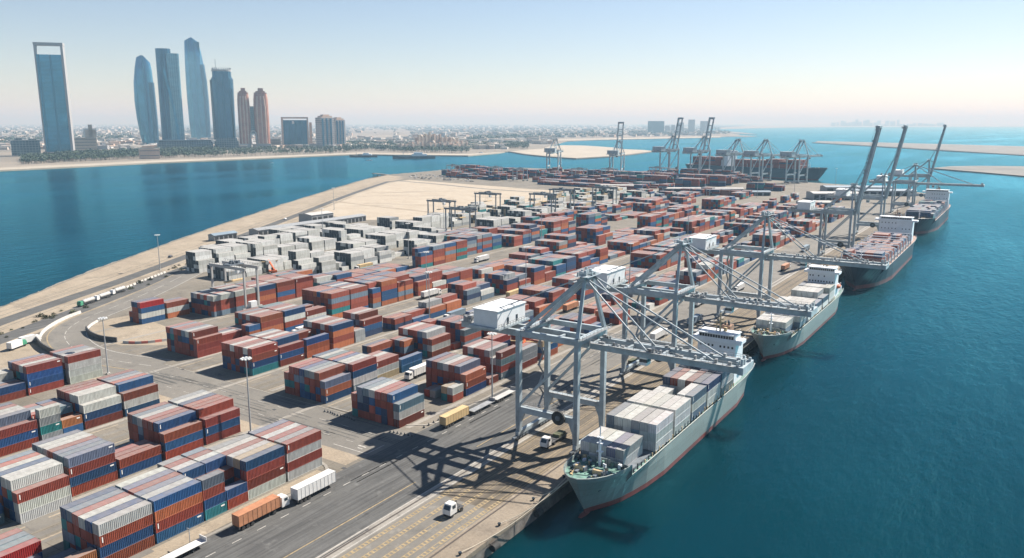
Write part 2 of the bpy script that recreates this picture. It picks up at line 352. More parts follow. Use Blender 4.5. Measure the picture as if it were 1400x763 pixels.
# ------------------------------------------------------------------ water
def water_mat(WATER_A, WATER_B, name='sea water'):
    m = bpy.data.materials.new(name); m.use_nodes = True; nt = m.node_tree; nt.nodes.remove(nt.nodes['Principled BSDF']); L = nt.links.new
    b = nd(nt, 'ShaderNodeSubsurfaceScattering', falloff='BURLEY'); b.inputs['Scale'].default_value = 14.0; b.inputs['Radius'].default_value = (1, 1, 1); gl = nd(nt, 'ShaderNodeBsdfGlossy'); gl.inputs['Roughness'].default_value = 0.17; gl.inputs['Color'].default_value = (0.16, 0.55, 0.68, 1)
    fr = nd(nt, 'ShaderNodeFresnel'); fr.inputs['IOR'].default_value = 1.30; ms = nd(nt, 'ShaderNodeMixShader')
    L(fr.outputs[0], ms.inputs[0]); L(b.outputs[0], ms.inputs[1]); L(gl.outputs[0], ms.inputs[2]); L(ms.outputs[0], nt.nodes['Material Output'].inputs['Surface'])
    tc = nd(nt, 'ShaderNodeTexCoord')
    def noise(sc, det, st, rot=0.0):
        mp = nd(nt, 'ShaderNodeMapping'); mp.inputs['Scale'].default_value = st; mp.inputs['Rotation'].default_value = (0, 0, rot)
        L(tc.outputs['Object'], mp.inputs['Vector'])
        n = nd(nt, 'ShaderNodeTexNoise'); n.inputs['Scale'].default_value = sc; n.inputs['Detail'].default_value = det; n.inputs['Roughness'].default_value = 0.6
        L(mp.outputs['Vector'], n.inputs['Vector']); return n.outputs['Fac']
    big = noise(0.0035, 4, (1, 0.35, 1), R(60))
    r = nd(nt, 'ShaderNodeValToRGB'); r.color_ramp.elements[0].position = 0.35; r.color_ramp.elements[1].position = 0.7
    r.color_ramp.elements[0].color = WATER_A; r.color_ramp.elements[1].color = WATER_B
    L(big, r.inputs['Fac']); L(r.outputs['Color'], b.inputs['Color'])
    w1 = noise(0.16, 4, (1, 0.38, 1), R(-12)); w2 = noise(0.42, 3, (1, 0.5, 1), R(18)); w3 = noise(0.03, 3, (1, 0.5, 1), R(30))
    a = nd(nt, 'ShaderNodeMath', operation='MULTIPLY_ADD'); L(w1, a.inputs[0]); a.inputs[1].default_value = 2.2; L(w2, a.inputs[2])
    a2 = nd(nt, 'ShaderNodeMath', operation='MULTIPLY_ADD'); L(w3, a2.inputs[0]); a2.inputs[1].default_value = 2.0; L(a.outputs[0], a2.inputs[2])
    wp = noise(0.006, 5, (1, 0.3, 1), R(48)); wr = nd(nt, 'ShaderNodeMapRange'); wr.inputs['From Min'].default_value = 0.36; wr.inputs['From Max'].default_value = 0.64
    wr.inputs['To Min'].default_value = 0.18; wr.inputs['To Max'].default_value = 0.34; L(wp, wr.inputs['Value'])
    rr_ = nd(nt, 'ShaderNodeMapRange'); rr_.inputs['From Min'].default_value = 0.4; rr_.inputs['From Max'].default_value = 0.62; rr_.inputs['To Min'].default_value = 0.13; rr_.inputs['To Max'].default_value = 0.24
    L(wp, rr_.inputs['Value']); L(rr_.outputs['Result'], gl.inputs['Roughness'])
    bp = nd(nt, 'ShaderNodeBump'); L(wr.outputs['Result'], bp.inputs['Strength']); bp.inputs['Distance'].default_value = 1.0
    L(a2.outputs[0], bp.inputs['Height']); L(bp.outputs['Normal'], gl.inputs['Normal']); L(bp.outputs['Normal'], fr.inputs['Normal'])
    return m
WATER_A = (0.0, 0.0125, 0.0185, 1); WATER_B = (0.0, 0.030, 0.042, 1)
M['water'] = water_mat(WATER_A, WATER_B); M['shallow'] = water_mat((0.02, 0.10, 0.11, 1), (0.03, 0.14, 0.15, 1), 'shallow water')
WZ = -4.0
m = MB(); m.add([(-60000,-6000,WZ),(60000,-6000,WZ),(60000,60000,WZ),(-60000,60000,WZ)], [(0,1,2,3)])
tag(m.build('sea', M['water']), kind='structure')

# ------------------------------------------------------------------ land
def P2(lst, z=0.0): return [tuple(G(x, y, z))[:2] for x, y in lst]
coast = [from_cam(-268, -40)] + [from_cam(-272, 150), from_cam(-274, 300)] + [G(0,420,0), G(100,380,0), G(200,343,0), G(300,308,0), G(400,275,0), G(500,245,0), G(530,239,0), G(570,235.5,0), G(614,231.5,0)]
coast = [tuple(q)[:2] for q in coast]
farsh = P2([(660,229),(720,229.5),(800,233),(880,236),(908,237.5),(1125,250.5),(1180,254),(1245,262)])
outline = [(-95.5,-185), (-95.5,1195)] + farsh[::-1] + coast[::-1]
m = MB(); m.prism(outline, -7.0, 0.0, 0, 1)
tag(m.build('terminal_ground', [M['concrete'], M['wallq']]), kind='structure')

def sheet(name, poly, mt, z, kind='structure'):
    m = MB(); m.add([(x, y, z) for x, y in poly], [tuple(range(len(poly)))])
    o = m.build(name, M[mt])
    if o.data.polygons[0].normal.z < 0: o.data.flip_normals()
    return tag(o, kind=kind)
def strip(name, L, Rr, mt, kind='structure'):
    n = len(L); m = MB(); m.add(list(L) + list(Rr), [(i, n+i, n+i+1, i+1) for i in range(n-1)])
    o = m.build(name, M[mt])
    if o.data.polygons[0].normal.z < 0: o.data.flip_normals()
    return tag(o, kind=kind)
def rect(name, x0, x1, y0, y1, mt, z): return sheet(name, [(x0,y0),(x1,y0),(x1,y1),(x0,y1)], mt, z)

# coast strip of sand with its two roads, the sand field, verges
inner = P2([(-200,560),(0,474),(100,437),(200,397),(330,344),(430,291),(520,250.5),(560,243)])
c2 = [tuple(q)[:2] for q in (G(-200,498), G(0,421.5), G(100,381.5), G(200,344), G(300,308.7), G(400,275.6), G(500,245.6), G(530,239.6))]
sheet('coast_sand', inner + c2[::-1], 'dirt', 0.012)
sheet('sand_field', P2([(424,292),(455,277),(500,257),(522,250.8),(560,246),(640,252),(776,262),(765,274),(700,284),(640,294),(560,300),(500,301)]), 'sand', 0.02)
sheet('sand_yard', P2([(-120,560),(-60,500),(0,474),(28,463),(40,466),(64,482),(90,491),(70,508),(30,522),(0,533)]), 'dirt', 0.02)
sheet('road_island', P2([(118,454),(128,444),(150,436),(182,430),(250,455),(236,472),(165,472),(130,464)]), 'dirt', 0.02)
def pxroad(name, pts, width, mt, z, smooth=True):
    P = [tuple(G(x, y))[:2] for x, y in pts]
    if smooth: P = smooth_line(P)
    L, Rr = ribbon(P, width, z); strip(name, L, Rr, mt); return P
r1 = pxroad('coast_road', [(-120,486),(0,441),(90,409.5),(173,381),(300,334),(400,296.5),(480,265.5),(532,248)], 9.5, 'asphalt', 0.03)
r2 = pxroad('service_road', [(-120,510),(0,464.5),(100,427),(200,388),(290,353),(345,331)], 11.0, 'asphalt', 0.03)
pxroad('field_track', [(455,275),(520,283),(560,287),(640,297)], 7.0, 'dirt', 0.035)
pxroad('field_road', [(540,247),(600,252),(660,258),(720,262),(790,266)], 9.0, 'road', 0.035)
pxroad('port_road', [(545,243),(620,246),(700,251),(790,259),(900,262),(1000,268)], 26.0, 'concrete', 0.04)
cr = pxroad('curved_road', [(300,353),(250,378),(205,400),(165,417),(125,433),(101,446),(92,459),(101,473),(125,485),(165,493),(215,500)], 17.0, 'road', 0.045)

# verge and cross road, quay road, apron, cope
rect('cross_road_verge', -290, -152.2, 147.5, 154, 'dirt', 0.012)
rect('cross_road', -300, -150.6, 154, 176, 'road', 0.02)
rect('quay_verge', -156.6, -152.2, -60, 141, 'dirt', 0.014)
rect('quay_road', -150.6, -123.2, -60, 226, 'asphalt', 0.024)
rect('quay_road_worn', -150.6, -123.2, 226, 1000, 'road', 0.024)
rect('apron_lanes', -119.6, -103.0, -60, 148, 'road', 0.024)
rect('apron', -119.6, -103.0, 148, 1100, 'apron', 0.024)
rect('land_rail_bed', -123.2, -119.6, -60, 1100, 'pale', 0.028)
rect('quay_edge_paving', -103.0, -96.4, -60, 1150, 'cope', 0.02)
m = MB()
for x in (-126.2, -104.2, -121.2, -101.0):
    pass
for x in (-121.7, -102.1):
    m.box(x-0.08, x+0.08, -60, 1100, 0.02, 0.09); m.box(x+0.16, x+0.36, -60, 1100, 0.02, 0.075)
tag(m.build('crane_rails', M['rail']), kind='structure')
# quay coping: separate concrete blocks with open joints
cope = thing('quay_coping', 'long pale concrete coping along the quay edge', 'coping', (0,0,0)); cope['kind'] = 'structure'
cb = MB(); cb.box(-0.45, 0.45, -4.95, 4.95, -0.9, 0.22)
cbm = cb.mesh('coping_block', M['cope'])
for k in range(60): put('coping_block', cbm, cope, (-95.85, 100 + k*10.0, 0))

# kerbs along the quay road, with the rounded corner at the cross road
def kerb(pts, name='kerb'):
    P = [Vector(q) for q in pts]; L, Rr = ribbon([tuple(q) for q in P], 0.9, 0.14); L0 = [(x,y,0) for x,y,_ in L]; R0 = [(x,y,0) for x,y,_ in Rr]
    m = MB(); n = len(L)
    rings = [[L0[i], L[i], Rr[i], R0[i]] for i in range(n)]
    m.loft(rings, closed=False); o = m.build(name, M['pale'], fix=True); return tag(o, kind='structure')
corner = [(-151.0, -60), (-151.0, 134)] + [(-151.0 - 9*(1-math.cos(t)), 134 + 11*math.sin(t)) for t in [R(10*k) for k in range(1, 10)]] + [(-168, 145.3), (-190, 145.3)]
kerb(corner)
kerb([(-151.0, 186), (-151.0, 205), (-151.0, 420)])
kerb([(-190, 178), (-170, 178), (-158,179.5), (-152.5,183), (-151,186)])

# painted markings
mk = MB(); Z = 0.05
def dash(x0, x1, y0, y1): mk.add([(x0,y0,Z),(x1,y0,Z),(x1,y1,Z),(x0,y1,Z)], [(0,1,2,3)])
for k in range(40):
    y = 40 + k*7.0
    dash(-143.7, -143.45, y, y+2.6)
for x in (-168, -188, -208, -228, -248, -268): 
    for y in (160.5, 168.5):
        dash(x-7, x-4, y, y+0.22); dash(x+3, x+6, y, y+0.22)
dash(-166, -152.5, 156.2, 156.5); dash(-152.8, -152.5, 156.5, 164); dash(-158, -156, 158, 158.5); dash(-159, -156, 159.4, 159.9)
dash(-280, -180, 176.3, 176.5)
tag(mk.build('white_road_markings', M['white_line']), kind='structure')
def lines_along(P, off, w, z, dashed=None):
    m = MB(); L, Rr = ribbon(P, w, z, off); n = len(L)
    for i in range(n-1):
        if dashed and i % dashed[0] >= dashed[1]: continue
        m.add([L[i], Rr[i], Rr[i+1], L[i+1]], [(0,1,2,3)])
    return m
lm = lines_along(cr, 7.6, 0.35, 0.06); tag(lm.build('curve_edge_line', M['white_line'], fix=True), kind='structure')
lm = lines_along(cr, -1.0, 0.3, 0.06, (3,2)); tag(lm.build('curve_lane_line', M['white_line'], fix=True), kind='structure')
lm = lines_along(cr, -7.9, 0.5, 0.06); tag(lm.build('curve_yellow_line', M['yellow'], fix=True), kind='structure')
mk = MB()
dash(-129.1, -128.75, -60, 150); dash(-129.1, -128.75, 178, 330)
for x in (-118.0, -114.3, -110.4, -106.9, -104.0):       # ladder-like yellow lane lines of the apron
    dash(x-0.62, x-0.40, -60, 152); dash(x+0.40, x+0.62, -60, 152)
    for k in range(100):
        y = 30 + k*1.25
        if random.random() < 0.93: dash(x-0.40, x+0.40, y, y+0.62)
    dash(x-0.55, x-0.40, 152, 700); dash(x+0.40, x+0.55, 152, 700)
tag(mk.build('yellow_lane_markings', M['yellow']), kind='structure')
mk = MB(); Z = 0.055
for x in (-120.0, -122.9): dash(x-0.12, x+0.12, -60, 900)
tag(mk.build('rail_bed_edge_lines', M['white_line']), kind='structure')
# ground repairs, worn lane bands and dust fans
pt = MB(); Z = 0.04
for k in range(60):
    x = random.uniform(-300, -125); y = random.uniform(60, 420); a = random.uniform(1.5, 6); b_ = random.uniform(2, 10)
    if -150 < x < -122: continue
    mk = pt; dash(x, x+a, y, y+b_)
tag(pt.build('paving_patches', M['road']), kind='structure')

# RTG runways: paler concrete strips beside the container ranks
rw = MB(); Z = 0.03; mk = rw
for b0 in (-157.5, -196.5, -238.7, -277, -329):
    for off in (1.6, -22.8):
        dash(b0+off-0.9, b0+off+0.9, 40 if off > 0 and b0 < -160 else 178, 620)
tag(rw.build('gantry_runways', M['pale']), kind='structure')

ln = MB(); mk = ln; Z = 0.018
for b0, b1 in ((-179, -193), (-218, -237), (-260, -275), (-299, -328), (-351, -365)):
    n_ = 4
    for k in range(n_):
        x = b0 + (b1-b0)*(k+.5)/n_; w_ = random.uniform(1.4, 2.6)
        dash(x-w_/2, x+w_/2, 178, random.uniform(420, 760))
        if b0 > -262: dash(x-w_/2, x+w_/2, 30, 147)
tag(ln.build('lane_wear', M['road']), kind='structure')
ln = MB(); mk = ln; Z = 0.024
for b0 in (-181.5, -191, -221, -234.5, -262.5, -272, -302, -325, -355):
    for y0, y1 in ((178, 620),) + (((20, 146.5),) if b0 > -262 else ()):
        y = y0
        while y < y1:
            L_ = random.uniform(8, 40); dash(b0-.35, b0+.35, y, min(y1, y+L_)); y += L_ + random.uniform(1, 9)
tag(ln.build('sandy_lane_edges', M['dirt']), kind='structure')
# tyre scuffs of turning lorries
ln = MB(); Z = 0.047; mk = ln
for k in range(46):
    x = random.uniform(-150, -124); y = random.uniform(60, 330); L_ = random.uniform(10, 45); w_ = random.uniform(.25, .5)
    for dx in (0, 1.9): dash(x+dx, x+dx+w_, y, y+L_)
for k in range(30):
    y = random.uniform(154, 175); x = random.uniform(-280, -160); L_ = random.uniform(8, 30)
    for dy in (0, 1.9): dash(x, x+L_, y+dy, y+dy+.3)
tag(ln.build('tyre_marks', M['asphalt']), kind='structure')

tk = MB()
for k in range(16):
    x0, y0 = random.uniform(455, 720), random.uniform(256, 292); x1, y1 = x0+random.uniform(40, 160), y0+random.uniform(-6, 8)
    if y0 > 262 + (760-x0)*.08 or x1 > 770 or y1 > 290 or y1 < 255: continue
    P = smooth_line([tuple(G(x0+(x1-x0)*f, y0+(y1-y0)*f+random.uniform(-1, 1)))[:2] for f in (0, .3, .65, 1)], 8)
    for off in (-1.6, 1.6):
        L, Rr = ribbon(P, 1.1, .03, off); n = len(L); tk.add(list(L)+list(Rr), [(i, n+i, n+i+1, i+1) for i in range(n-1)])
P = r1
for off, w_ in ((9, .8), (11.2, .8), (-8, .7), (-10, .7), (15, .6), (17, .6)):
    L, Rr = ribbon(P, w_, .02, off); n = len(L); tk.add(list(L)+list(Rr), [(i, n+i, n+i+1, i+1) for i in range(n-1) if (i//5 + int(off)) % 3])
tag(tk.build('wheel_tracks', M['concrete'], fix=True), kind='structure')
dc = MB(); dc.box(-.6, .6, -.5, .5, 0, .03); dcm = dc.mesh('drain_cover', M['chassis'])
for k, (px, py) in enumerate(((315, 541), (402, 601), (448, 575), (448, 591), (375, 560), (520, 600), (470, 640), (300, 512), (250, 505), (560, 600))):
    tag(put('drain_cover', dcm, None, G(px, py, .03)), 'small dark drain cover set in the cross road paving', 'drain cover', 'drain covers of the cross road')
# rock slope along the left shore
rs = np.random.RandomState(3)
pts = smooth_line(coast[2:], 14)
L, Rr = ribbon(pts, 1.0, 0.0)
rings = []
for i, q in enumerate(pts):
    a = Vector(L[i][:2]); b = Vector(Rr[i][:2]); n = (a - b).normalized()
    rings.append([tuple((Vector(q) - n*0.5))+(0.03,), tuple(Vector(q) + n*rs.uniform(0.3,1.2)) + (rs.uniform(-0.3,0.4),), tuple(Vector(q) + n*rs.uniform(2.2,3.6)) + (-2.0+rs.uniform(-.4,.4),), tuple(Vector(q) + n*rs.uniform(5.0,7.5)) + (-4.6,)])
m = MB(); m.loft(rings, closed=False, cap0=False, cap1=False); tag(m.build('rock_shore', M['rock'], fix=True), kind='structure')
bo = MB()
for i in range(0, len(pts)-1):
    for k in range(7):
        t = random.random(); q = Vector(pts[i])*(1-t) + Vector(pts[i+1])*t
        n = (Vector(L[i][:2]) - Vector(Rr[i][:2])).normalized(); d = random.uniform(0.0, 5.5); s = random.uniform(0.4, 1.1)
        c = q + n*d; z = 0.1 - d*0.75
        bo.add([(c.x+random.uniform(-s,s)*.3+s*x, c.y+s*y+random.uniform(-s,s)*.3, z+s*w*.7) for x,y,w in ((-1,0,0),(0,-1,0),(1,0,0),(0,1,0),(0,0,1),(0,0,-1))], [(0,1,4),(1,2,4),(2,3,4),(3,0,4),(1,0,5),(2,1,5),(3,2,5),(0,3,5)])
tag(bo.build('shore_boulders', M['rock']), 'grey boulders piled along the sandy shore', kind='stuff')

# mainland, spit, breakwater islands
def land(name, pix, mt, z=-1.0, extra=None):
    poly = P2(pix, z) + (extra or [])
    m = MB(); m.prism(poly, WZ-3, z, 0, 0); o = m.build(name, M[mt], fix=True); return tag(o, kind='structure')
far = [tuple(from_cam(x, y))[:2] for x, y in ((9000,30000),(3000,56000),(-56000,56000),(-56000,3000),(-6000,1500))]
land('mainland', [(-300,246),(0,231),(100,226.5),(200,221.5),(300,217.5),(370,214.5),(440,211.5),(490,209.5),(545,210.5),(640,211.5),(680,208),(700,206.5),(742,203),(757,198),(775,193),(830,190.5),(900,189),(985,187.2),(1003,185.8),(1012,184),(985,181),(960,176)], 'desert', -1.0, far)
land('beach', [(-300,248),(0,232.4),(100,227.8),(200,222.7),(300,218.6),(370,215.6),(440,212.6),(490,210.6),(545,211.6),(640,212.5),(681,209),(690,207.6),(640,210.3),(545,209.6),(490,208.6),(440,210.4),(370,213.2),(300,216),(200,219.8),(100,224.6),(0,229.2),(-300,244)], 'beach', -0.8)
sheet('shallows', P2([(-300,250.5),(0,234.2),(100,229.4),(200,224.2),(300,220),(370,216.9),(440,213.8),(490,211.7),(490,210.6),(440,212.4),(370,215.2),(300,218.2),(200,222.4),(100,227.4),(0,232),(-300,247)], WZ), 'shallow', WZ+.02)
land('sand_spit', [(694,206),(720,210.5),(750,213.5),(787,216),(830,213.5),(857,211),(893,206.5),(880,205),(850,203.8),(838,201.5),(800,199),(770,198.5),(735,201)], 'beach', -1.2)
land('far_beach', [(757,192.3),(830,190.9),(900,189.5),(985,187.7),(985,186.6),(900,187.8),(830,189),(757,190.5)], 'beach', -0.7)
land('breakwater', [(1114,194.6),(1200,199.5),(1300,205.5),(1400,211.5),(1500,217.5),(1500,203),(1400,200),(1300,197.2),(1200,194.6),(1118,192.8)], 'bank', -2.0)
land('breakwater', [(1278,229.3),(1340,234.5),(1400,239.5),(1480,246),(1480,229),(1400,227.3),(1340,226.6),(1300,227.2)], 'bank', -2.0)
land('shoal', [(870,185.5),(940,183.5),(1000,184.5),(1035,186),(1020,187),(960,186.5)], 'bank', -2.0)
land('far_coast', [(985,176.5),(1060,174.6),(1140,173.6),(1260,173.4),(1400,173.2),(1500,173),(1500,170.6),(1260,170.6),(1060,170.8),(960,172)], 'desert', -1.0)
land('far_coast_beach', [(985,182),(1035,183.5),(1010,180.5),(985,179)], 'bank', -1.0)
# dark rock edges of the breakwaters and the spit
for pix in ([(1112,195),(1200,200.2),(1300,206.2),(1400,212.2),(1500,218.4)], [(1276,229.9),(1340,235.2),(1400,240.4),(1480,247)], [(694,206.6),(720,211),(750,214),(787,216.6),(830,214),(857,211.5),(893,207)]):
    P = P2(pix, -2); L, Rr = ribbon(P, 14.0, -1.4)
    L0 = [(x,y,-5) for x,y,_ in L]; R0 = [(x,y,-5) for x,y,_ in Rr]
    m = MB(); m.loft([[L0[i], L[i], Rr[i], R0[i]] for i in range(len(L))], closed=False); tag(m.build('rock_edge', M['rock'], fix=True), kind='structure')
# jetty off the sand corner
jt = thing('jetty', 'long low dark jetty running out from the sandy corner of the port', 'jetty', (0,0,0))
p0 = G(511,236.5,0); p1 = G(548,240,0)
m = MB(); m.beam((p0.x,p0.y,-1.0),(p1.x,p1.y,-1.0), 9, 1.2); m.build('deck', M['wallq'], jt)
for k in range(8):
    q = p0.lerp(p1, k/7); m = MB(); m.tube((q.x,q.y,-5.5),(q.x,q.y,-1.5),0.8,6); m.build('pile', M['wallq'], jt)
# ------------------------------------------------------------------ shipping containers
CW, CH, PITCHX = 2.44, 2.59, 2.58
CCOL = {'r': (0.245, 0.058, 0.036), 'R': (0.32, 0.085, 0.06), 'o': (0.37, 0.125, 0.055), 'b': (0.022, 0.082, 0.20), 'B': (0.03, 0.055, 0.12),
        'n': (0.14, 0.20, 0.26), 'w': (0.50, 0.53, 0.505), 'g': (0.27, 0.30, 0.31), 't': (0.025, 0.20, 0.215), 'y': (0.42, 0.34, 0.22),
        'k': (0.50, 0.035, 0.030), 'c': (0.10, 0.33, 0.42), 'G': (0.57, 0.605, 0.595)}
CNAME = {'r': 'rust red', 'R': 'faded red', 'o': 'orange brown', 'b': 'navy blue', 'B': 'dark blue', 'n': 'slate grey', 'w': 'off white',
         'g': 'grey', 't': 'teal green', 'y': 'tan', 'k': 'bright red', 'c': 'light blue', 'G': 'pale grey'}
def container_mesh(L, white_end=False):
    m = MB(); h = L/2; w = CW/2; t = 0.09
    for x in (-w+t, w-t):                       # corner posts and rails
        for y in (-h+t, h-t): m.box(x-t, x+t, y-t, y+t, 0, CH, bottom=False)
        m.box(x-t*.8, x+t*.8, -h+2*t, h-2*t, 0, 0.16); m.box(x-t*.8, x+t*.8, -h+2*t, h-2*t, CH-0.12, CH)
    for y in (-h+t, h-t):
        m.box(-w+2*t, w-2*t, y-t*.8, y+t*.8, 0, 0.16); m.box(-w+2*t, w-2*t, y-t*.8, y+t*.8, CH-0.12, CH)
    # corrugated side walls and front wall
    n = int(round((L - 0.36)/0.42)); st = (L - 0.36)/n
    for s in (-1, 1):
        lo = []; hi = []
        for i in range(n):
            y0 = -h + 0.18 + i*st
            for dy, dx in ((0.0, 0.02), (0.36, 0.02), (0.5, 0.09), (0.86, 0.09)):
                lo.append((s*(w-dx), y0+dy*st, 0.16)); hi.append((s*(w-dx), y0+dy*st, CH-0.12))
        lo.append((s*(w-0.02), h-0.18, 0.16)); hi.append((s*(w-0.02), h-0.18, CH-0.12))
        k = len(lo); m.add(lo + hi, [((i, i+1, k+i+1, k+i) if s > 0 else (i+1, i, k+i, k+i+1)) for i in range(k-1)])
    lo = []; hi = []
    for i in range(6):
        x0 = -w + 0.18 + i*(CW-0.36)/6; q = (CW-0.36)/6
        for dx, dy in ((0, 0.02), (0.36, 0.02), (0.5, 0.09), (0.86, 0.09)): lo.append((x0+dx*q, h-dy, 0.16)); hi.append((x0+dx*q, h-dy, CH-0.12))
    lo.append((w-0.18, h-0.02, 0.16)); hi.append((w-0.18, h-0.02, CH-0.12)); k = len(lo)
    m.add(lo + hi, [(i+1, i, k+i, k+i+1) for i in range(k-1)])
    # roof, gently ribbed across
    n = int(L/1.0); a = []; b = []
    for i in range(n+1):
        y = -h + 0.1 + i*(L-0.2)/n; z = CH - 0.02 - (0.035 if i % 2 else 0.0)
        a.append((-w+0.1, y, z)); b.append((w-0.1, y, z))
    k = n+1; m.add(a + b, [(i, k+i, k+i+1, i+1) for i in range(n)])
    m.add([(-w+.1,-h+.1,0.03),(w-.1,-h+.1,0.03),(w-.1,h-.1,0.03),(-w+.1,h-.1,0.03)], [(3,2,1,0)])
    return m.mesh('shipping_container', M['paint'])
def door_mesh(L, s):
    m = MB(); y = -L/2 + 0.06; x0, x1 = (-1.06, -0.01) if s < 0 else (0.01, 1.06)
    m.box(x0, x1, y-0.03, y+0.02, 0.17, CH-0.13, 0)
    for x in (x0+0.3, x1-0.3): m.box(x-0.03, x+0.03, y-0.085, y-0.031, 0.05, CH-0.05, 1)
    return m.mesh('door', [M['paint'], M['bar']])
CMESH = {12: container_mesh(12.19), 6: container_mesh(6.06)}
DMESH = {L: [door_mesh({12: 12.19, 6: 6.06}[L], s) for s in (-1, 1)] for L in (12, 6)}
def mark_mesh(L):
    m = MB(); y = -{12: 12.19, 6: 6.06}[L]/2 + 0.5; x = CW/2 - 0.012
    m.box(x, x+0.02, y, y+0.22, 0.9, 2.15); return m.mesh('code_marking', M['mark'])
def plate_mesh(L):
    m = MB(); y = {12: 12.19, 6: 6.06}[L]/2 - 1.6; x = CW/2 - 0.012
    m.box(x, x+0.02, y, y+1.0, 1.75, 2.1); return m.mesh('code_marking', M['mark'])
KMESH = {L: (mark_mesh(L), plate_mesh(L)) for L in (12, 6)}

# every container of the place: (x, y, z, length, colour letter, tier, is_top, slot, bay description, rank description, white rank?)
ALLC = []
crnd = random.Random(5)
MIXRED = 'rrrrrrrRRRooobbbBBnnwgt'; DARKMIX = 'rrrrrrrrbbbBBBnRt'  # second mix: darker boxes below the tops, colour deepening the shaded end walls
def fill(b0, a0, L, heights, side='', tops='', desc='', rank='', pal=MIXRED, z0=0.0, dirx=-1, jit=0.12):
    """one bay: heights per row counted from the quay side; side = colours of the first row from the top down"""
    hs = [int(c) for c in heights if c != ' ']
    Lm = {12: 12.19, 6: 6.06}[L]
    for s, h in enumerate(hs):
        for t in range(h):
            top = (t == h-1); c = crnd.choice(pal if (top or s == 0 or pal is not MIXRED) else DARKMIX)
            if s == 0 and h-1-t < len(side): c = side[h-1-t]
            elif s > 0 and top and s-1 < len(tops): c = tops[s-1]
            x = b0 + dirx*(CW/2 + s*PITCHX) + crnd.uniform(-0.03, 0.03); y = a0 + Lm/2 + crnd.uniform(-jit, jit)
            hid = (not top) and 0 < s < len(hs)-1 and hs[s-1] > t and hs[s+1] > t
            ALLC.append(dict(x=x, y=y, z=z0+t*CH+0.03, L=L, c=c, t=t, h=h, top=top, s=s, desc=desc, rank=rank, inner=hid))
RK = ['quayside rank', 'second rank', 'third rank', 'fourth rank', 'fifth rank']
ORD = ['first', 'second', 'third', 'fourth', 'fifth', 'sixth', 'seventh', 'eighth', 'ninth', 'tenth', 'eleventh', 'twelfth']
YARD = {   # rank: (default x edge, trailer side bays listed from the cross road outwards, crane side bays listed likewise)
 0: (-157.6, [(131.8,12,'444444','rwrw','grwrn'), (118.8,12,'444444','brrw','ywrwg'), (112.7,6,'2134444','br','grbwrn'), (106.2,6,'4334444','nrbt','RRbwrg'),
              (93.6,12,'444444','borb','wnrnw'), (80.7,12,'444444','wrbr','bwRnb'), (67.6,12,'2111','ob','ngb')],
     [(176.5,12,'34444443','nwr','bRRwnn'), (190.0,12,'00000011','',''), (204.0,6,'2201100','wr','ywg'), (211.6,12,'3444444','orb','nrwnr'), (225.5,6,'1100022','r',''),
      (233.5,12,'4344444','rnrn','wgRrw'), (247.3,12,'3321044','ggr','rn'), (263.5,12,'3300442','ybo','r')]),
 1: (-196.9, [(135.2,12,'3444444','rbr','rrRbwg'), (121.9,12,'3444444','rbr','bRRwnr'), (108.3,12,'2221110','rb','Rrwg'), (95.3,12,'4444444','nrbr','nnrwwn'), (81.0,12,'3444444','rww','wwbwRn',-193.0), (67.0,12,'22110','bn','Rnr',-197.0)],
     [(179.5,12,'34444443','nob','rgnbr',-193.2), (192.8,12,'44444444','rbwn','wwbRnw',-193.2), (205.7,12,'33332000','rwy','rwR',-194.0), (219.5,12,'21000033','bb','c',-194.0), (233.0,6,'0000333','','',-194.0),
      (241.0,12,'3444444','rwr','wnRrw',-196.5), (255.0,6,'1000044','r','',-196.0), (259.8,12,'3444440','nrn','rBrR',-194.0)]),
 2: (-238.8, [(135.1,12,'3444440','rwb','bRgn'), (121.9,12,'3444440','wbr','wwRr'), (115.2,6,'2033330','ob','bnwr'), (108.9,6,'4033330','wgtg','bRwn'), (95.8,12,'3444440','rbr','nwwR'), (82.8,12,'344444','nrb','wnrw')],
     [(186.0,12,'4444444','rrbt','wrRwrR'), (199.2,12,'3444444','rbr','bRwrwn'), (213.0,12,'3000330','boo',''), (227.6,12,'4444444','boro','RwrRwn'), (240.6,6,'2200033','gg',''), (248.5,12,'0344440','','rrwR')]),
 3: (-286.6, [(142.7,12,'444440','rwww','wgnR'), (128.3,12,'444440','rbbr','wrRn'), (115.2,12,'222330','br','rn'), (101.5,12,'333330','rn','wn')],
     [(188.8,12,'34444444','rrr','rwnrRn',-276.3), (201.9,12,'00222200','','rRw',-276.3), (214.5,6,'3322220','bob','rR',-276.3), (221.2,12,'4444444','oror','rRwrn',-276.3), (234.4,12,'4444444','bwrb','rwRrn',-276.3), (247.4,12,'3323310','rwr','',-276.3)]),
 4: (-330.0, [], [(208.4,12,'4442','kbwb','bBr',-346.3), (221.8,12,'3331','rwo','rb',-346.3), (236.4,12,'44444442','wrrn','wRgrwn'), (249.6,12,'44444444','wrrn','rRrnwr'), (262.8,12,'44444440','bror','rwRr'), (276,12,'44444440','rrbr','Rrwr'), (289,12,'4444440','rrrr','wRr')]),
}
for r, (bx, A, B) in YARD.items():
    for side, lst in (('trailer side', A), ('crane side', B)):
        for k, bay in enumerate(lst):
            b0 = bay[5] if len(bay) > 5 else bx
            fill(b0, bay[0], bay[1], bay[2], bay[3], bay[4], desc=f'{ORD[k]} bay from crossroad', rank=f'{RK[r]}, {side}')
fill(-171.4, 63.3, 12, '2222', 'kb', 'nnR', desc='low end bay', rank='quayside rank, trailer side')
fill(-169.0, 62.0, 12, '1', 'b', '', desc='lowest end bay', rank='quayside rank, trailer side')
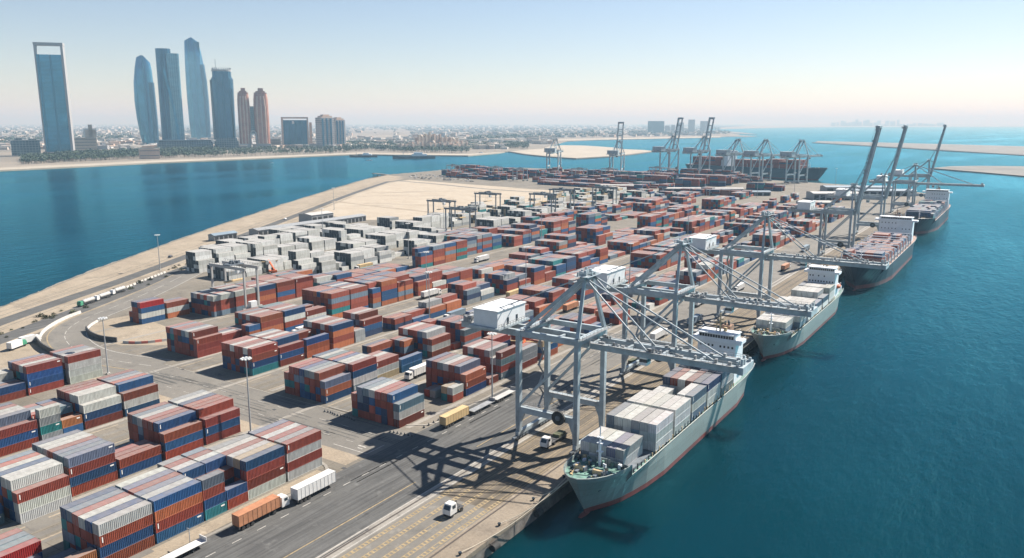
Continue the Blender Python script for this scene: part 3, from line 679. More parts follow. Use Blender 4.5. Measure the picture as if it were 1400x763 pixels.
def run(b0, a0, a1, pal, nmax=8, hi=4, empty=0.16, low=0.2, grp=(2, 2, 3, 3, 4), gap=(2.5, 9)):
    """a rank of separate blocks: a few bays of one height, then an open gap"""
    a = a0
    while a < a1:
        if crnd.random() < empty: a += crnd.uniform(10, 22)
        base = hi if crnd.random() > low else crnd.randint(1, max(1, hi-1)); n = nmax if crnd.random() < 0.65 else crnd.randint(3, nmax)
        off = 0 if crnd.random() < .75 else crnd.randint(0, 2)
        bayp = ''.join(crnd.choice(pal) for _ in range(3)) + ''.join(crnd.choice(pal) for _ in range(4))
        for k in range(crnd.choice(grp)):
            L = 12 if crnd.random() < 0.9 else 6
            h0 = base if crnd.random() < .72 else max(1, base-1)
            hs = ''.join(str(max(0, h0 - (1 if s == 0 and crnd.random() < .35 else 0))) for s in range(n))
            if crnd.random() < .12: hs = str(max(1, h0-2)) + hs[1:]
            fill(b0 - off*PITCHX, a, L, hs, '', '', pal=pal, desc='', rank='far', jit=0.15)
            a += 12.95 if L == 12 else 6.8
            if a > a1: break
        a += crnd.uniform(*gap)
WHITE = 'GGGGwwwwgGGw'; YELW = 'wwGGyGwwgyt'
run(-156.5, 281, 430, MIXRED + 'wn', 6, 3, 0.12, 0.5, (1, 1, 2, 2), (2, 8)); run(-156.5, 434, 860, MIXRED + 'wn', 7, 4, 0.12, 0.5, (1, 2, 2, 3), (2, 8)); run(-176.5, 286, 840, MIXRED + 'wn', 3, 3, 0.3, 0.6, (1, 1, 2), (3, 14))
run(-195.0, 279, 870, MIXRED, 8, 4, 0.15, 0.25)
run(-238.5, 266, 890, MIXRED, 8, 4, 0.1, 0.2)
run(-277.0, 264, 900, MIXRED, 8, 5, 0.08, 0.5)
run(-329.5, 306, 920, MIXRED, 8, 5, 0.08, 0.5)
run(-366.0, 296, 330, MIXRED, 6, 2, 0.1, 0.4)
WG = (1, 1, 2, 2); WGAP = (1.2, 5)
run(-366.0, 330, 470, WHITE, 7, 4, 0.05, 0.25, WG, WGAP); run(-366.0, 475, 920, MIXRED, 8, 4, 0.16, 0.35)
run(-402.0, 300, 700, WHITE, 8, 4, 0.06, 0.3, WG, WGAP); run(-404.0, 710, 960, YELW + 'rrb', 8, 4, 0.2, 0.4, WG, WGAP)
run(-438.0, 305, 560, WHITE, 8, 5, 0.06, 0.35, WG, WGAP); run(-440.0, 575, 980, YELW, 6, 4, 0.25, 0.5, WG, (3, 14))
run(-474.0, 345, 540, WHITE, 7, 4, 0.08, 0.35, WG, WGAP); run(-474.0, 630, 1000, YELW, 6, 4, 0.25, 0.5, WG, (3, 14))
run(-506.0, 400, 540, WHITE, 6, 3, 0.25, 0.4, WG, (4, 14)); run(-505.0, 690, 1000, YELW, 5, 3, 0.3, 0.5, WG, (5, 20))
run(-240, 900, 1010, MIXRED, 6, 3, .3, .5); run(-300, 930, 1030, MIXRED, 6, 3, .3, .5); run(-360, 940, 1040, 'rbBgnr', 6, 3, .3, .5); run(-190, 880, 990, MIXRED, 6, 3, .3, .5)
# the far terminal behind the sand field
FARPAL = 'rrrrrrrRbbBBBnnt'
def far_run(px0, px1, n, nmax, hi, depth):
    p0 = G(*px0); p1 = G(*px1)
    d = (p1 - p0); Ln = d.length; d.normalize(); ang = math.atan2(d.y, d.x); nrm = Vector((-d.y, d.x, 0))
    if nrm.y < 0: nrm = -nrm
    k = int(Ln/13.2); base = 3
    for i in range(k):
        if crnd.random() < 0.1: continue
        base = max(2, min(hi, base + crnd.choice((-1, 0, 1))))
        for s in range(nmax):
            h = max(1, base - (1 if crnd.random() < 0.2 else 0))
            for t in range(h):
                if s not in (0, nmax-1) and t < h-1: continue
                q = p0 + d*(i*13.2 + 6.5) + nrm*(s*PITCHX)
                FARC.append((q.x, q.y, t*CH + 0.03, ang, crnd.choice(FARPAL)))
FARC = []
for px0, px1, nm, hi in (((610,242),(690,247.5),8,5), ((604,239.5),(715,245.5),8,5), ((612,236.5),(735,243),8,5), ((622,234),(765,240.5),8,5), ((650,232),(800,238.2),7,5), ((735,252),(920,263),9,5), ((728,248.5),(930,259.5),9,6), ((740,245.3),(960,257.5),9,6),
                         ((760,242.6),(1000,255.3),9,6), ((775,240.5),(1012,252.5),9,6), ((800,238.6),(1030,250.2),8,6), ((820,237.2),(1045,248.8),8,6), ((930,265.5),(1040,270),5,3), ((1020,259),(1075,262),5,4), ((860,268),(930,271),4,3)):
    far_run(px0, px1, 0, nm, hi, 1)

# ---- containers carried by the two grey ships (filled into the same list so that the largest ones become single things)
def ship_bays(ax0, spec, pal, shipname, base=4.9, x_land=-94.2, ns=6):
    for k, (da, L, hs, side, tops) in enumerate(spec):
        fill(x_land, ax0 + da, L, hs, side, tops, desc=f'{ORD[k]} bay behind bow', rank=shipname, pal=pal, z0=base, dirx=1, jit=0.04)
GREYS = 'GGGGwwgGGn'
SHIP1 = [(18.2,12,'222220','','wGngw'), (21.5,12,'0000002'[1:],'',''), (32.2,6,'101000','G','GG'), (33.4,12,'333333','','GGgwG'), (47.2,12,'333333','','GwwGG'),
         (61.0,12,'220033','','GGG'), (74.6,12,'333333','B','rGrBB'), (88.2,12,'322333','','BnGB')]
SHIP2 = [(19.0,12,'222220','','GwGG'), (33.0,12,'222222','','GGwG'), (48.0,12,'333333','','GGwG'), (63.0,12,'222222','','GGGw'), (78.0,12,'333332','','wGGG'), (92.0,12,'333333','','GGGw')]
SHIP1 = [b for b in SHIP1 if b[0] not in (21.5, 32.2)]
ship_bays(159.5, SHIP1, GREYS, 'grey ship with orange lifeboat')
ship_bays(319.5, SHIP2, GREYS, 'second grey ship')

# ---- rank by how large each shows, make the largest single things, the rest one mass
def face_area(c):
    Lm = {12: 12.19, 6: 6.06}[c['L']]; px, py, d = project((c['x'], c['y'], c['z'] + 1.3))
    if not (-45 < px < 1445 and -30 < py < 800): return 0
    k = (FPX/d)**2
    ar = 0.0
    onship = 'ship' in c['rank']
    if c['top']: ar += Lm*CW*0.45
    sea_side = (c['s'] == 0) if not onship else False
    if sea_side: ar += Lm*CH*0.55
    return (ar + 0.8)*k
scored = []
for c in ALLC:
    if c['inner']: c['score'] = 0; continue
    s = face_area(c)
    # seaward neighbour at the same tier hides the long wall; otherwise the wall shows
    scored.append(c); c['score'] = s
buck = {}
for c in ALLC: buck.setdefault(int(c['y']//4), []).append(c)
for c in scored:
    Lm = {12: 12.19, 6: 6.06}[c['L']]; px, py, d = project((c['x'], c['y'], c['z'] + 1.3))
    if c['score'] <= 0: continue
    nb = [q for k_ in (-1, 0, 1) for q in buck.get(int(c['y']//4)+k_, ()) if q is not c and abs(q['y']-c['y']) < 4 and 0 < q['x']-c['x'] < 3.2 and abs(q['z']-c['z']) < 0.5] if c['s'] > 0 or 'ship' in c['rank'] else []
    if (c['s'] > 0 or 'ship' in c['rank']) and not nb: c['score'] += Lm*CH*0.55*(FPX/d)**2
    # hidden low in the gap to the rank or bay standing before it
    if c['rank'].startswith('far'): c['score'] *= 0.5
scored.sort(key=lambda c: -c['score'])
SINGLE = [c for c in scored if c['score'] > 0][:326]
ids = set(id(c) for c in SINGLE)
def tier_name(c):
    if c['top']: return 'top tier'
    return ['bottom tier', 'second tier', 'third tier', 'fourth tier'][min(c['t'], 3)]
def clabel(c):
    n = CNAME[c['c']]; short = 'short ' if c['L'] == 6 else ''
    row = f"{ORD[c['s']]} row"
    if c['rank'] == 'far': return None
    if 'ship' in c['rank']: return f"{n} {short}container, {tier_name(c)}, {row} from quay, {c['desc']}, {c['rank'].replace('grey ship with orange lifeboat', 'first grey ship')}"
    return f"{short}{n} container, {tier_name(c)}, {row}, {c['desc']}, {c['rank']}"
for i, c in enumerate(SINGLE):
    o = put('shipping_container', CMESH[c['L']], None, (c['x'], c['y'], c['z']))
    f = crnd.uniform(0.72, 1.22); jj = .03 if c['c'] in 'Gwgy' else .14; f = f if jj > .1 else crnd.uniform(.85, 1.12); col = [min(1, v*f*crnd.uniform(1-jj, 1+jj)) for v in CCOL[c['c']]]
    o.color = (*col, 1)
    lab = clabel(c) or f"{CNAME[c['c']]} container in the stacks beyond the fifth bay of the yard"
    grp = ('containers on the ' + c['rank']) if 'ship' in c['rank'] else ('stacked containers, ' + (c['rank'] if c['rank'] != 'far' else 'far bays'))
    tag(o, lab, 'container', grp)
    for dm in DMESH[c['L']]:
        d = put('door', dm, o); d.color = (*col, 1)
    if c['c'] in 'rRobBnktc' and crnd.random() < 0.5: put('code_marking', KMESH[c['L']][crnd.random() < 0.3], o)
REST = [c for c in ALLC if id(c) not in ids]
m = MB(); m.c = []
def rest_box(x, y, z, L, col, ang=0.0, shaded_end=False):
    h = L/2; w = CW/2; ca, sa = math.cos(ang), math.sin(ang)
    vs = [(x + ax*ca - ay*sa, y + ax*sa + ay*ca, z + az) for az in (0, CH-0.04) for ax, ay in ((-w,-h),(w,-h),(w,h),(-w,h))]
    m.add(vs, [(4,5,6,7),(0,1,5,4),(1,2,6,5),(2,3,7,6),(3,0,4,7)]); m.c += [(*col, 1)] + [(*(SHADED_END if shaded_end else col), 1)] + [(*col, 1)]*3
SHADED_END = (0.045, 0.055, 0.065)  # shade of the near ends, painted onto far pale boxes as dark faces
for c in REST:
    f = crnd.uniform(0.8, 1.15); rest_box(c['x'], c['y'], c['z'], {12: 12.15, 6: 6.0}[c['L']], [v*f for v in CCOL[c['c']]], shaded_end=(c['c'] in 'GwgY' and c['rank'] == 'far' and c['x'] < -360 and crnd.random() < .8))
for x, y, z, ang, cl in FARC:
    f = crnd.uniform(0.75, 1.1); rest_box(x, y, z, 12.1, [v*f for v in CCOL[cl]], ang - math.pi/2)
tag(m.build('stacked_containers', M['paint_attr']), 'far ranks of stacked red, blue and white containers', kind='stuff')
# ------------------------------------------------------------------ ship-to-shore gantry cranes
def make_crane(label, loc, rz=0.0, boom=43.0, up=False, group='quay cranes along the berth', hs=1.0, far=False, upang=80.0, scale=1.0):
    t = thing('quay_crane', label, 'crane', loc, rz, group); t.scale = (scale,)*3
    C, D, Wm, K = M['crane'], M['crane_d'], M['crane_w'], M['walk']
    lx, ly = 9.8, 8.3; zt = 10.0; zg = 30.6*hs; zl = 34.2*hs; za = 51.0*hs
    for sx in (-1, 1):
        for sy in (-1, 1):
            m = MB(); x = sx*lx; y = sy*ly
            m.beam((x, y, zt-0.8), (x, y, zl), 1.45, 1.45)                                    # upper leg
            m.loft([[(x-.62,y-.62,2.6),(x+.62,y-.62,2.6),(x+.62,y+.62,2.6),(x-.62,y+.62,2.6)],
                    [(x-.72-(.25 if sx>0 else 0),y-.66,zt-4),(x+.72+(.25 if sx<0 else 0),y-.66,zt-4),(x+.72+(.25 if sx<0 else 0),y+.66,zt-4),(x-.72-(.25 if sx>0 else 0),y+.66,zt-4)],
                    [(x-.75-(1.6 if sx>0 else 0),y-.66,zt-.8),(x+.75+(1.6 if sx<0 else 0),y-.66,zt-.8),(x+.75+(1.6 if sx<0 else 0),y+.66,zt-.8),(x-.75-(1.6 if sx>0 else 0),y+.66,zt-.8)]])
            leg = m.build('leg', C, t)
            if not far:
                lad = MB()
                for dx in (-0.25, 0.25): lad.box(x+dx-.04, x+dx+.04, y+sy*.72, y+sy*.8, 3, zl-1)
                for k in range(int((zl-5)/1.5)): lad.box(x-.25, x+.25, y+sy*.73, y+sy*.79, 3+k*1.5, 3.08+k*1.5)
                lad.build('ladder', K, leg)
    for sx in (-1, 1):                                                                        # sill beam and bogies on the rails
        m = MB(); m.box(sx*lx-.6, sx*lx+.6, -ly-1.0, ly+1.0, 1.5, 2.7); m.build('sill_beam', C, t)
        for sy in (-1, 1):
            m = MB()
            for k in range(4):
                y = sy*(ly+1.2) - sy*k*1.75
                m.tube((sx*lx-.35, y, 0.5), (sx*lx+.35, y, 0.5), 0.42, 10, 1); m.box(sx*lx-.5, sx*lx+.5, y-.7, y+.7, 0.62, 1.05, 0)
            m.box(sx*lx-.4, sx*lx+.4, sy*ly-3.2 if sy<0 else sy*ly-4.2, sy*ly+4.2 if sy<0 else sy*ly+3.2, 1.05, 1.5, 0)
            m.build('bogie', [D, M['rail']], t)
    for sy in (-1, 1):
        y = sy*ly
        m = MB(); m.box(-lx+.7, lx-.7, y-.6, y+.6, zt-1.1, zt+.7); m.build('portal_tie', C, t)
        m = MB(); m.beam((-lx+.3, y, zt+1.0), (lx-.4, y, zl-2.4), 0.75, 0.75); m.build('diagonal_brace', C, t)
        m = MB(); m.box(-lx+.63, lx-.63, y-.5, y+.5, zl-1.6, zl); m.build('upper_beam', C, t)
        if not far:                                                                           # walkway with railing on the tie beam
            m = MB(); m.box(-lx+1, lx-1, y-sy*.95-.35, y-sy*.95+.35, zt+.72, zt+.78)
            for k in range(11):
                x = -lx+1.2 + k*(2*lx-2.4)/10; m.box(x-.03, x+.03, y-sy*1.28-.03, y-sy*1.28+.03, zt+.78, zt+1.85)
            for z in (1.3, 1.85): m.box(-lx+1, lx-1, y-sy*1.28-.03, y-sy*1.28+.03, zt+z-.03, zt+z+.03)
            m.build('walkway', K, t)
    for sx in (-1, 1):
        m = MB(); m.box(sx*lx-.65, sx*lx+.65, -ly+.63, ly-.63, zl-1.9, zl+.1); cb_ = m.build('cross_beam', C, t)
        m = MB(); m.box(sx*lx+1.0, sx*lx+2.1, -ly-1, ly+1, zl+.12, zl+.2)
        for k in range(9):
            y = -ly-.9 + k*(2*ly+1.8)/8; m.box(sx*lx+2.02, sx*lx+2.08, y-.03, y+.03, zl+.2, zl+1.3)
        for z in (.7, 1.3): m.box(sx*lx+2.02, sx*lx+2.08, -ly-1, ly+1, zl+z-.04, zl+z+.04)
        m.build('railing', K, cb_)
    for sy in (-1, 1):                                                                        # fixed girder, landside
        m = MB(); m.box(-34.5, lx+.8, sy*3.0-.55, sy*3.0+.55, zg, zg+2.0); m.build('girder', C, t)
    m = MB()
    for x in (-34.0, -24, -14, 0): m.box(x-.35, x+.35, -2.42, 2.42, zg+.2, zg+1.5)
    m.build('girder_tie', C, t)
    # machinery house
    zh = zg+2.6
    h = MB(); h.box(-27.0, -18.2, -7.2, 8.4, zh, zh+5.0); h.box(-27.3, -17.9, -7.5, 8.7, zh+5.0, zh+5.25); house = h.build('machinery_house', C if far and hs != 1.001 else Wm, t)
    m = MB(); m.box(-28.2, -17.0, -8.2, 9.4, zh-.55, zh-.05); m.build('house_platform', C, t)
    if not far:
        m = MB()
        for k in range(12):
            y = -8.1 + k*17.4/11; m.box(-17.15, -17.05, y-.04, y+.04, zh-.05, zh+1.2)
        for z in (.6, 1.2): m.box(-17.15, -17.05, -8.2, 9.4, zh+z-.05, zh+z+.05)
        m.build('house_railing', K, house)
        for y in (-2.0, 3.0):
            m = MB(); m.box(-18.19, -18.12, y, y+1.0, zh+.05, zh+2.2); m.build('house_door', M['window'], house)
        m = MB()
        for y in (-2.0, 3.2): m.box(-27.35, -17.85, y-.08, y+.08, zh+5.25, zh+5.34)
        m.build('roof_seam', M['walk'], house)
    # backreach platform with winch clutter
    m = MB(); m.box(-34.8, -28.4, -4.5, 4.5, zg+2.0, zg+2.15)
    r_ = random.Random(int(loc[1]))
    for k in range(18 if not far else 5):
        x = r_.uniform(-34, -29); y = r_.uniform(-4, 4); s = r_.uniform(.3, .8); m.box(x-s, x+s, y-s, y+s, zg+2.15, zg+2.15+r_.uniform(.5, 2.0))
    for k in range(8):
        y = -4.4+k*8.8/7; m.box(-34.78, -34.7, y-.04, y+.04, zg+2.15, zg+3.3)
    m.box(-34.78, -34.7, -4.5, 4.5, zg+3.2, zg+3.3); m.build('winch_platform', K, t)
    # A-frame
    ax = lx-1.6
    for sy in (-1, 1):
        m = MB(); m.beam((lx, sy*ly, zl), (ax+.3, sy*2.2, za-.4), 1.1, 1.0, 0, 0.8, 0.8); m.build('mast_leg', C, t)
        m = MB(); m.beam((ax-.2, sy*2.2, za-.6), (-lx+.4, sy*4.6, zl+.2), 1.0, 1.1); m.build('back_leg', C, t)
        m = MB(); m.beam((ax-.3, sy*2.6, za-.2), (-33.5, sy*3.0, zg+2.0), 0.28, 0.28); m.build('backstay', C, t)
    m = MB(); m.box(ax-.7, ax+.9, -3.4, 3.4, za-1.0, za+.2)
    m.box(ax-2.2, ax+2.4, -4.2, 4.2, za+.2, za+.32)
    for k in range(20 if not far else 6):
        x = ax+r_.uniform(-2, 2.2); y = r_.uniform(-4, 4); s = r_.uniform(.15, .5); m.box(x-s, x+s, y-s, y+s, za+.32, za+.5+r_.uniform(.3, 1.6))
    for x in (ax-2.2, ax+2.4): m.box(x-.05, x+.05, -4.2, 4.2, za+1.35, za+1.45)
    for y in (-4.2, 4.2): m.box(ax-2.2, ax+2.4, y-.05, y+.05, za+1.35, za+1.45)
    m.build('apex_platform', C, t)
    # boom
    hx, hz = lx+1.4, zg+1.0
    ang = R(upang) if up else 0.0
    Rm = Matrix.Translation((hx, 0, hz)) @ Matrix.Rotation(-ang, 4, 'Y')
    def tr(m_):
        m_.v = [tuple(Rm @ Vector(v)) for v in m_.v]; return m_
    b = MB()
    for sy in (-1, 1): b.box(0, boom, sy*3.0-.5, sy*3.0+.5, -1.0, 1.0)
    bo_ = tr(b).build('boom', C, t)
    b = MB()
    nk = int(boom/9)
    for k in range(nk+1): b.box(k*(boom-.8)/nk, k*(boom-.8)/nk+.7, -2.5, 2.5, -.5, .6)
    tr(b).build('boom_tie', C, bo_)
    b = MB()
    for sy in (-1, 1):
        b.box(0.5, boom, sy*4.1-.4, sy*4.1+.4, .9, 1.0)
        if not far:
            n = int(boom/1.9)
            for k in range(n+1): b.box(.5+k*(boom-.6)/n-.04, .5+k*(boom-.6)/n+.04, sy*4.45-.04, sy*4.45+.04, 1.0, 2.1)
            for z in (1.55, 2.1): b.box(.5, boom, sy*4.45-.04, sy*4.45+.04, z-.04, z+.04)
            for k in range(int(boom/2.2)):
                x = r_.uniform(1, boom-1); s = r_.uniform(.2, .5); b.box(x-s, x+s, sy*3.0-.4, sy*3.0+.4, 1.0, 1.0+r_.uniform(.3, 1.1))
    tr(b).build('boom_walkway', K, bo_)
    b = MB(); b.box(boom, boom+1.4, -4.5, 4.5, -.9, 1.1)
    for k in range(10): x = boom+r_.uniform(-1.5, 1.2); y = r_.uniform(-4, 4); b.box(x-.3, x+.3, y-.3, y+.3, 1.1, 1.1+r_.uniform(.3, 1.8))
    tr(b).build('boom_tip', C, bo_)
    # forestays
    for fr in (0.40, 0.86):
        for sy in (-1, 1):
            q = Rm @ Vector((boom*fr, sy*3.0, 1.0)); p = Vector((ax+.6, sy*2.4, za-.3))
            m = MB()
            if not up: m.tube(p, q, 0.24, 6)
            else:
                mid = p.lerp(q, 0.5) + Vector((3.0 if fr < .5 else 1.0, 0, -5.0 if fr < .5 else -2)); m.tube(p, mid, 0.18, 5); m.tube(mid, q, 0.18, 5)
            m.build('forestay', C, t)
    # trolley with the driver's cab
    tx = 31.0 if not up else 2.0
    m = MB(); m.box(tx-2.5, tx+2.5, -2.4, 2.4, zg+.3, zg+.9); tro = m.build('trolley', D, t)
    m = MB(); m.box(tx-5.2, tx-3.0, -1.6, 1.2, zg-2.8, zg-.2); m.box(tx-5.2, tx-2.5, -1.0, .8, zg-.2, zg+.35); m.build('cab', Wm, tro)
    m = MB(); m.box(tx-5.26, tx-2.94, -1.66, 1.26, zg-1.9, zg-1.0); m.build('cab_window', M['window'], tro)
    # cable reel on the tie beam
    rl = MB(); rl.tube((4.6, -ly-.95, zt+.2), (4.6, -ly-1.6, zt+.2), 2.1, 20); reel = rl.build('cable_reel', M['rubber'], t)
    m = MB(); m.tube((4.6, -ly-1.6, zt+.2), (4.6, -ly-1.8, zt+.2), .8, 12); m.build('reel_hub', D, reel)
    if not far:
        m = MB(); z = 2.7; y0 = ly+.9                                                                      # stair tower on a land leg
        for k in range(9):
            a0, a1 = (0, 3.0) if k % 2 == 0 else (3.0, 0)
            m.beam((-lx-1.3, y0-a0-1, z+k*3.4), (-lx-1.3, y0-a1-1, z+(k+1)*3.4), .7, .1)
            m.box(-lx-1.7, -lx-.65, y0-a1-1.5, y0-a1-.5, z+(k+1)*3.4-.05, z+(k+1)*3.4+.05)
        m.build('stair', K, t)
    return t
CX = -111.9
for i, (a, bl, up, lab) in enumerate((
    (198.0, 43, False, 'blue grey quay crane with lowered boom over the bow bays of the first ship'),
    (271.5, 43, False, 'blue grey quay crane with lowered boom behind the bridge of the first ship'),
    (379.0, 50, False, 'blue grey quay crane with lowered boom over the stern of the second ship'),
    (594.0, 60, True, 'quay crane with raised boom beside the bow of the dark ship with red containers'),
    (724.0, 60, True, 'quay crane with raised boom just past the white bridge of the dark ship'),
    (930.0, 60, False, 'quay crane with its boom lowered out over the water, between raised booms'),
    (1056.0, 60, True, 'last quay crane of the berth, boom raised, behind the lowered one'))):
    make_crane(lab, (CX, a, 0), 0.0, bl, up, far=(i > 3), hs=1.001 if i > 3 else 1.0)

# far terminal cranes
fq0, fq1 = G(908,237.5), G(1125,250.5)
fd = (fq1 - fq0).normalized(); fn = Vector((-fd.y, fd.x, 0)); fn = fn if fn.y > 0 else -fn
frz = math.atan2(fn.y, fn.x)
for (px, py, bl, up, hs, lab) in (
    (916, 239.5, 46, True, 1.06, 'hazy crane with raised ladder-like boom at the stern of the teal ship'),
    (958, 242.5, 46, True, 1.06, 'hazy crane with raised ladder-like boom beside the white bridge of the teal ship'),
    (1003, 245.0, 40, False, 1.0, 'hazy lowered crane next to the pair of raised ladder-like booms'),
    (1041, 247.5, 40, False, 1.0, 'hazy lowered crane in the middle of the teal ship'),
    (1090, 250.0, 40, False, 1.0, 'hazy lowered crane at the bow of the teal ship')):
    q = G(px, py); q = q - fn*4
    make_crane(lab, q, frz, bl, up, 'cranes of the far terminal', hs, True, 76, scale=1.3)
make_crane('lone hazy crane with raised boom among the far container ranks', G(843, 240), frz + 0.5, 46, True, 'cranes of the far terminal', 0.95, True, 78, scale=1.25)
make_crane('pale hazy crane with lowered boom before the sand spit', G(757, 236), frz + 0.6, 36, False, 'cranes of the far terminal', 0.92, True, scale=1.32)

# ------------------------------------------------------------------ rubber-tyred yard gantries
def make_rtg(label, loc, span=25.5, height=22.5, wheelbase=7.2, colr='walk', rz=0.0, near=False):
    t = thing('yard_gantry', label, 'gantry crane', loc, rz, 'rubber tyred gantries over the container ranks')
    C = M[colr]; h2 = span/2; w2 = wheelbase/2
    for sx in (-1, 1):
        for sy in (-1, 1):
            m = MB(); m.beam((sx*h2, sy*w2, 1.6), (sx*h2, sy*w2, height-.6), .85, .95); m.build('leg', C, t)
            m = MB()
            for k in (-.9, .9): m.tube((sx*h2-.35, sy*w2+k, .75), (sx*h2+.35, sy*w2+k, .75), .75, 10)
            m.build('tyre', M['rubber'], t)
        m = MB(); m.box(sx*h2-.5, sx*h2+.5, -w2-2.0, w2+2.0, 1.2, 2.2); m.build('sill_beam', C, t)
    for sy in (-1, 1):
        m = MB(); m.box(-h2-1.4, h2+1.4, sy*w2-.45, sy*w2+.45, height-1.5, height); g = m.build('girder', C, t)
        m = MB()
        for k in range(14): x = -h2+k*span/13; m.box(x-.05, x+.05, sy*(w2+.8)-.05, sy*(w2+.8)+.05, height, height+1.1)
        m.box(-h2-1, h2+1, sy*(w2+.8)-.05, sy*(w2+.8)+.05, height+1.05, height+1.15); m.build('railing', M['crane_d'], g)
    m = MB(); m.box(-3, 3, -w2-.3, w2+.3, height, height+.5)
    rr = random.Random(int(abs(loc[0])*7))
    for k in range(9): x, y, s = rr.uniform(-2.5, 2.5), rr.uniform(-3, 3), rr.uniform(.3, .8); m.box(x-s, x+s, y-s, y+s, height+.5, height+.7+rr.uniform(.3, 1.4))
    tr_ = m.build('trolley', M['crane_d'], t)
    m = MB(); m.box(2.0, 4.0, -1, 1, height-4.2, height-1.7); m.build('cab', M['crane_w'], tr_)
    m = MB()
    for x, y in ((-1.2, -2.5), (1.2, -2.5), (-1.2, 2.5), (1.2, 2.5)): m.tube((x, y, height-8), (x, y, height), .06, 4)
    m.box(-1.2, 1.2, -6, 6, height-8.6, height-8.0); m.build('spreader', M['truck_y'], tr_)
    m = MB(); m.box(h2-.9, h2+1.5, -1.9, 1.9, 2.2, 5.2); m.build('engine_house', M['crane_w'], t)
    return t
make_rtg('pale yard gantry straddling red stacks near the coast road bend', (-337.8, 255.5, 0), 25.5, 22.8, 8.0, near=True, colr='roofw')
for (px, py, lab) in ((604, 308, 'grey yard gantry at the edge of the sand field'), (667, 295, 'grey yard gantry over white containers by the sand field corner'),
                      (630, 322, 'dark yard gantry between white container ranks'), (742, 296, 'slim yard gantry over white containers beyond the red blocks'),
                      (826, 284, 'yard gantry among yellowish white containers'), (768, 288, 'yard gantry straddling scattered white boxes')):
    q = G(px, py); make_rtg(lab, (q.x, q.y, 0), 25.5, 23.5, 8.0, 'crane_d')
for (px, py, lab) in ((620, 241, 'hazy gantry at the end of the far container ranks'), (678, 244, 'hazy gantry over the far red stacks'), (711, 247, 'pale hazy gantry in the far ranks'),
                      (792, 247, 'hazy gantry in front of the spit and the far ranks'), (898, 245, 'low hazy gantry by the stern of the teal ship'), (833, 247, 'hazy gantry below the lone raised boom')):
    q = G(px, py); make_rtg(lab, (q.x, q.y, 0), 26, 20, 9.0, 'crane', frz + math.pi/2)
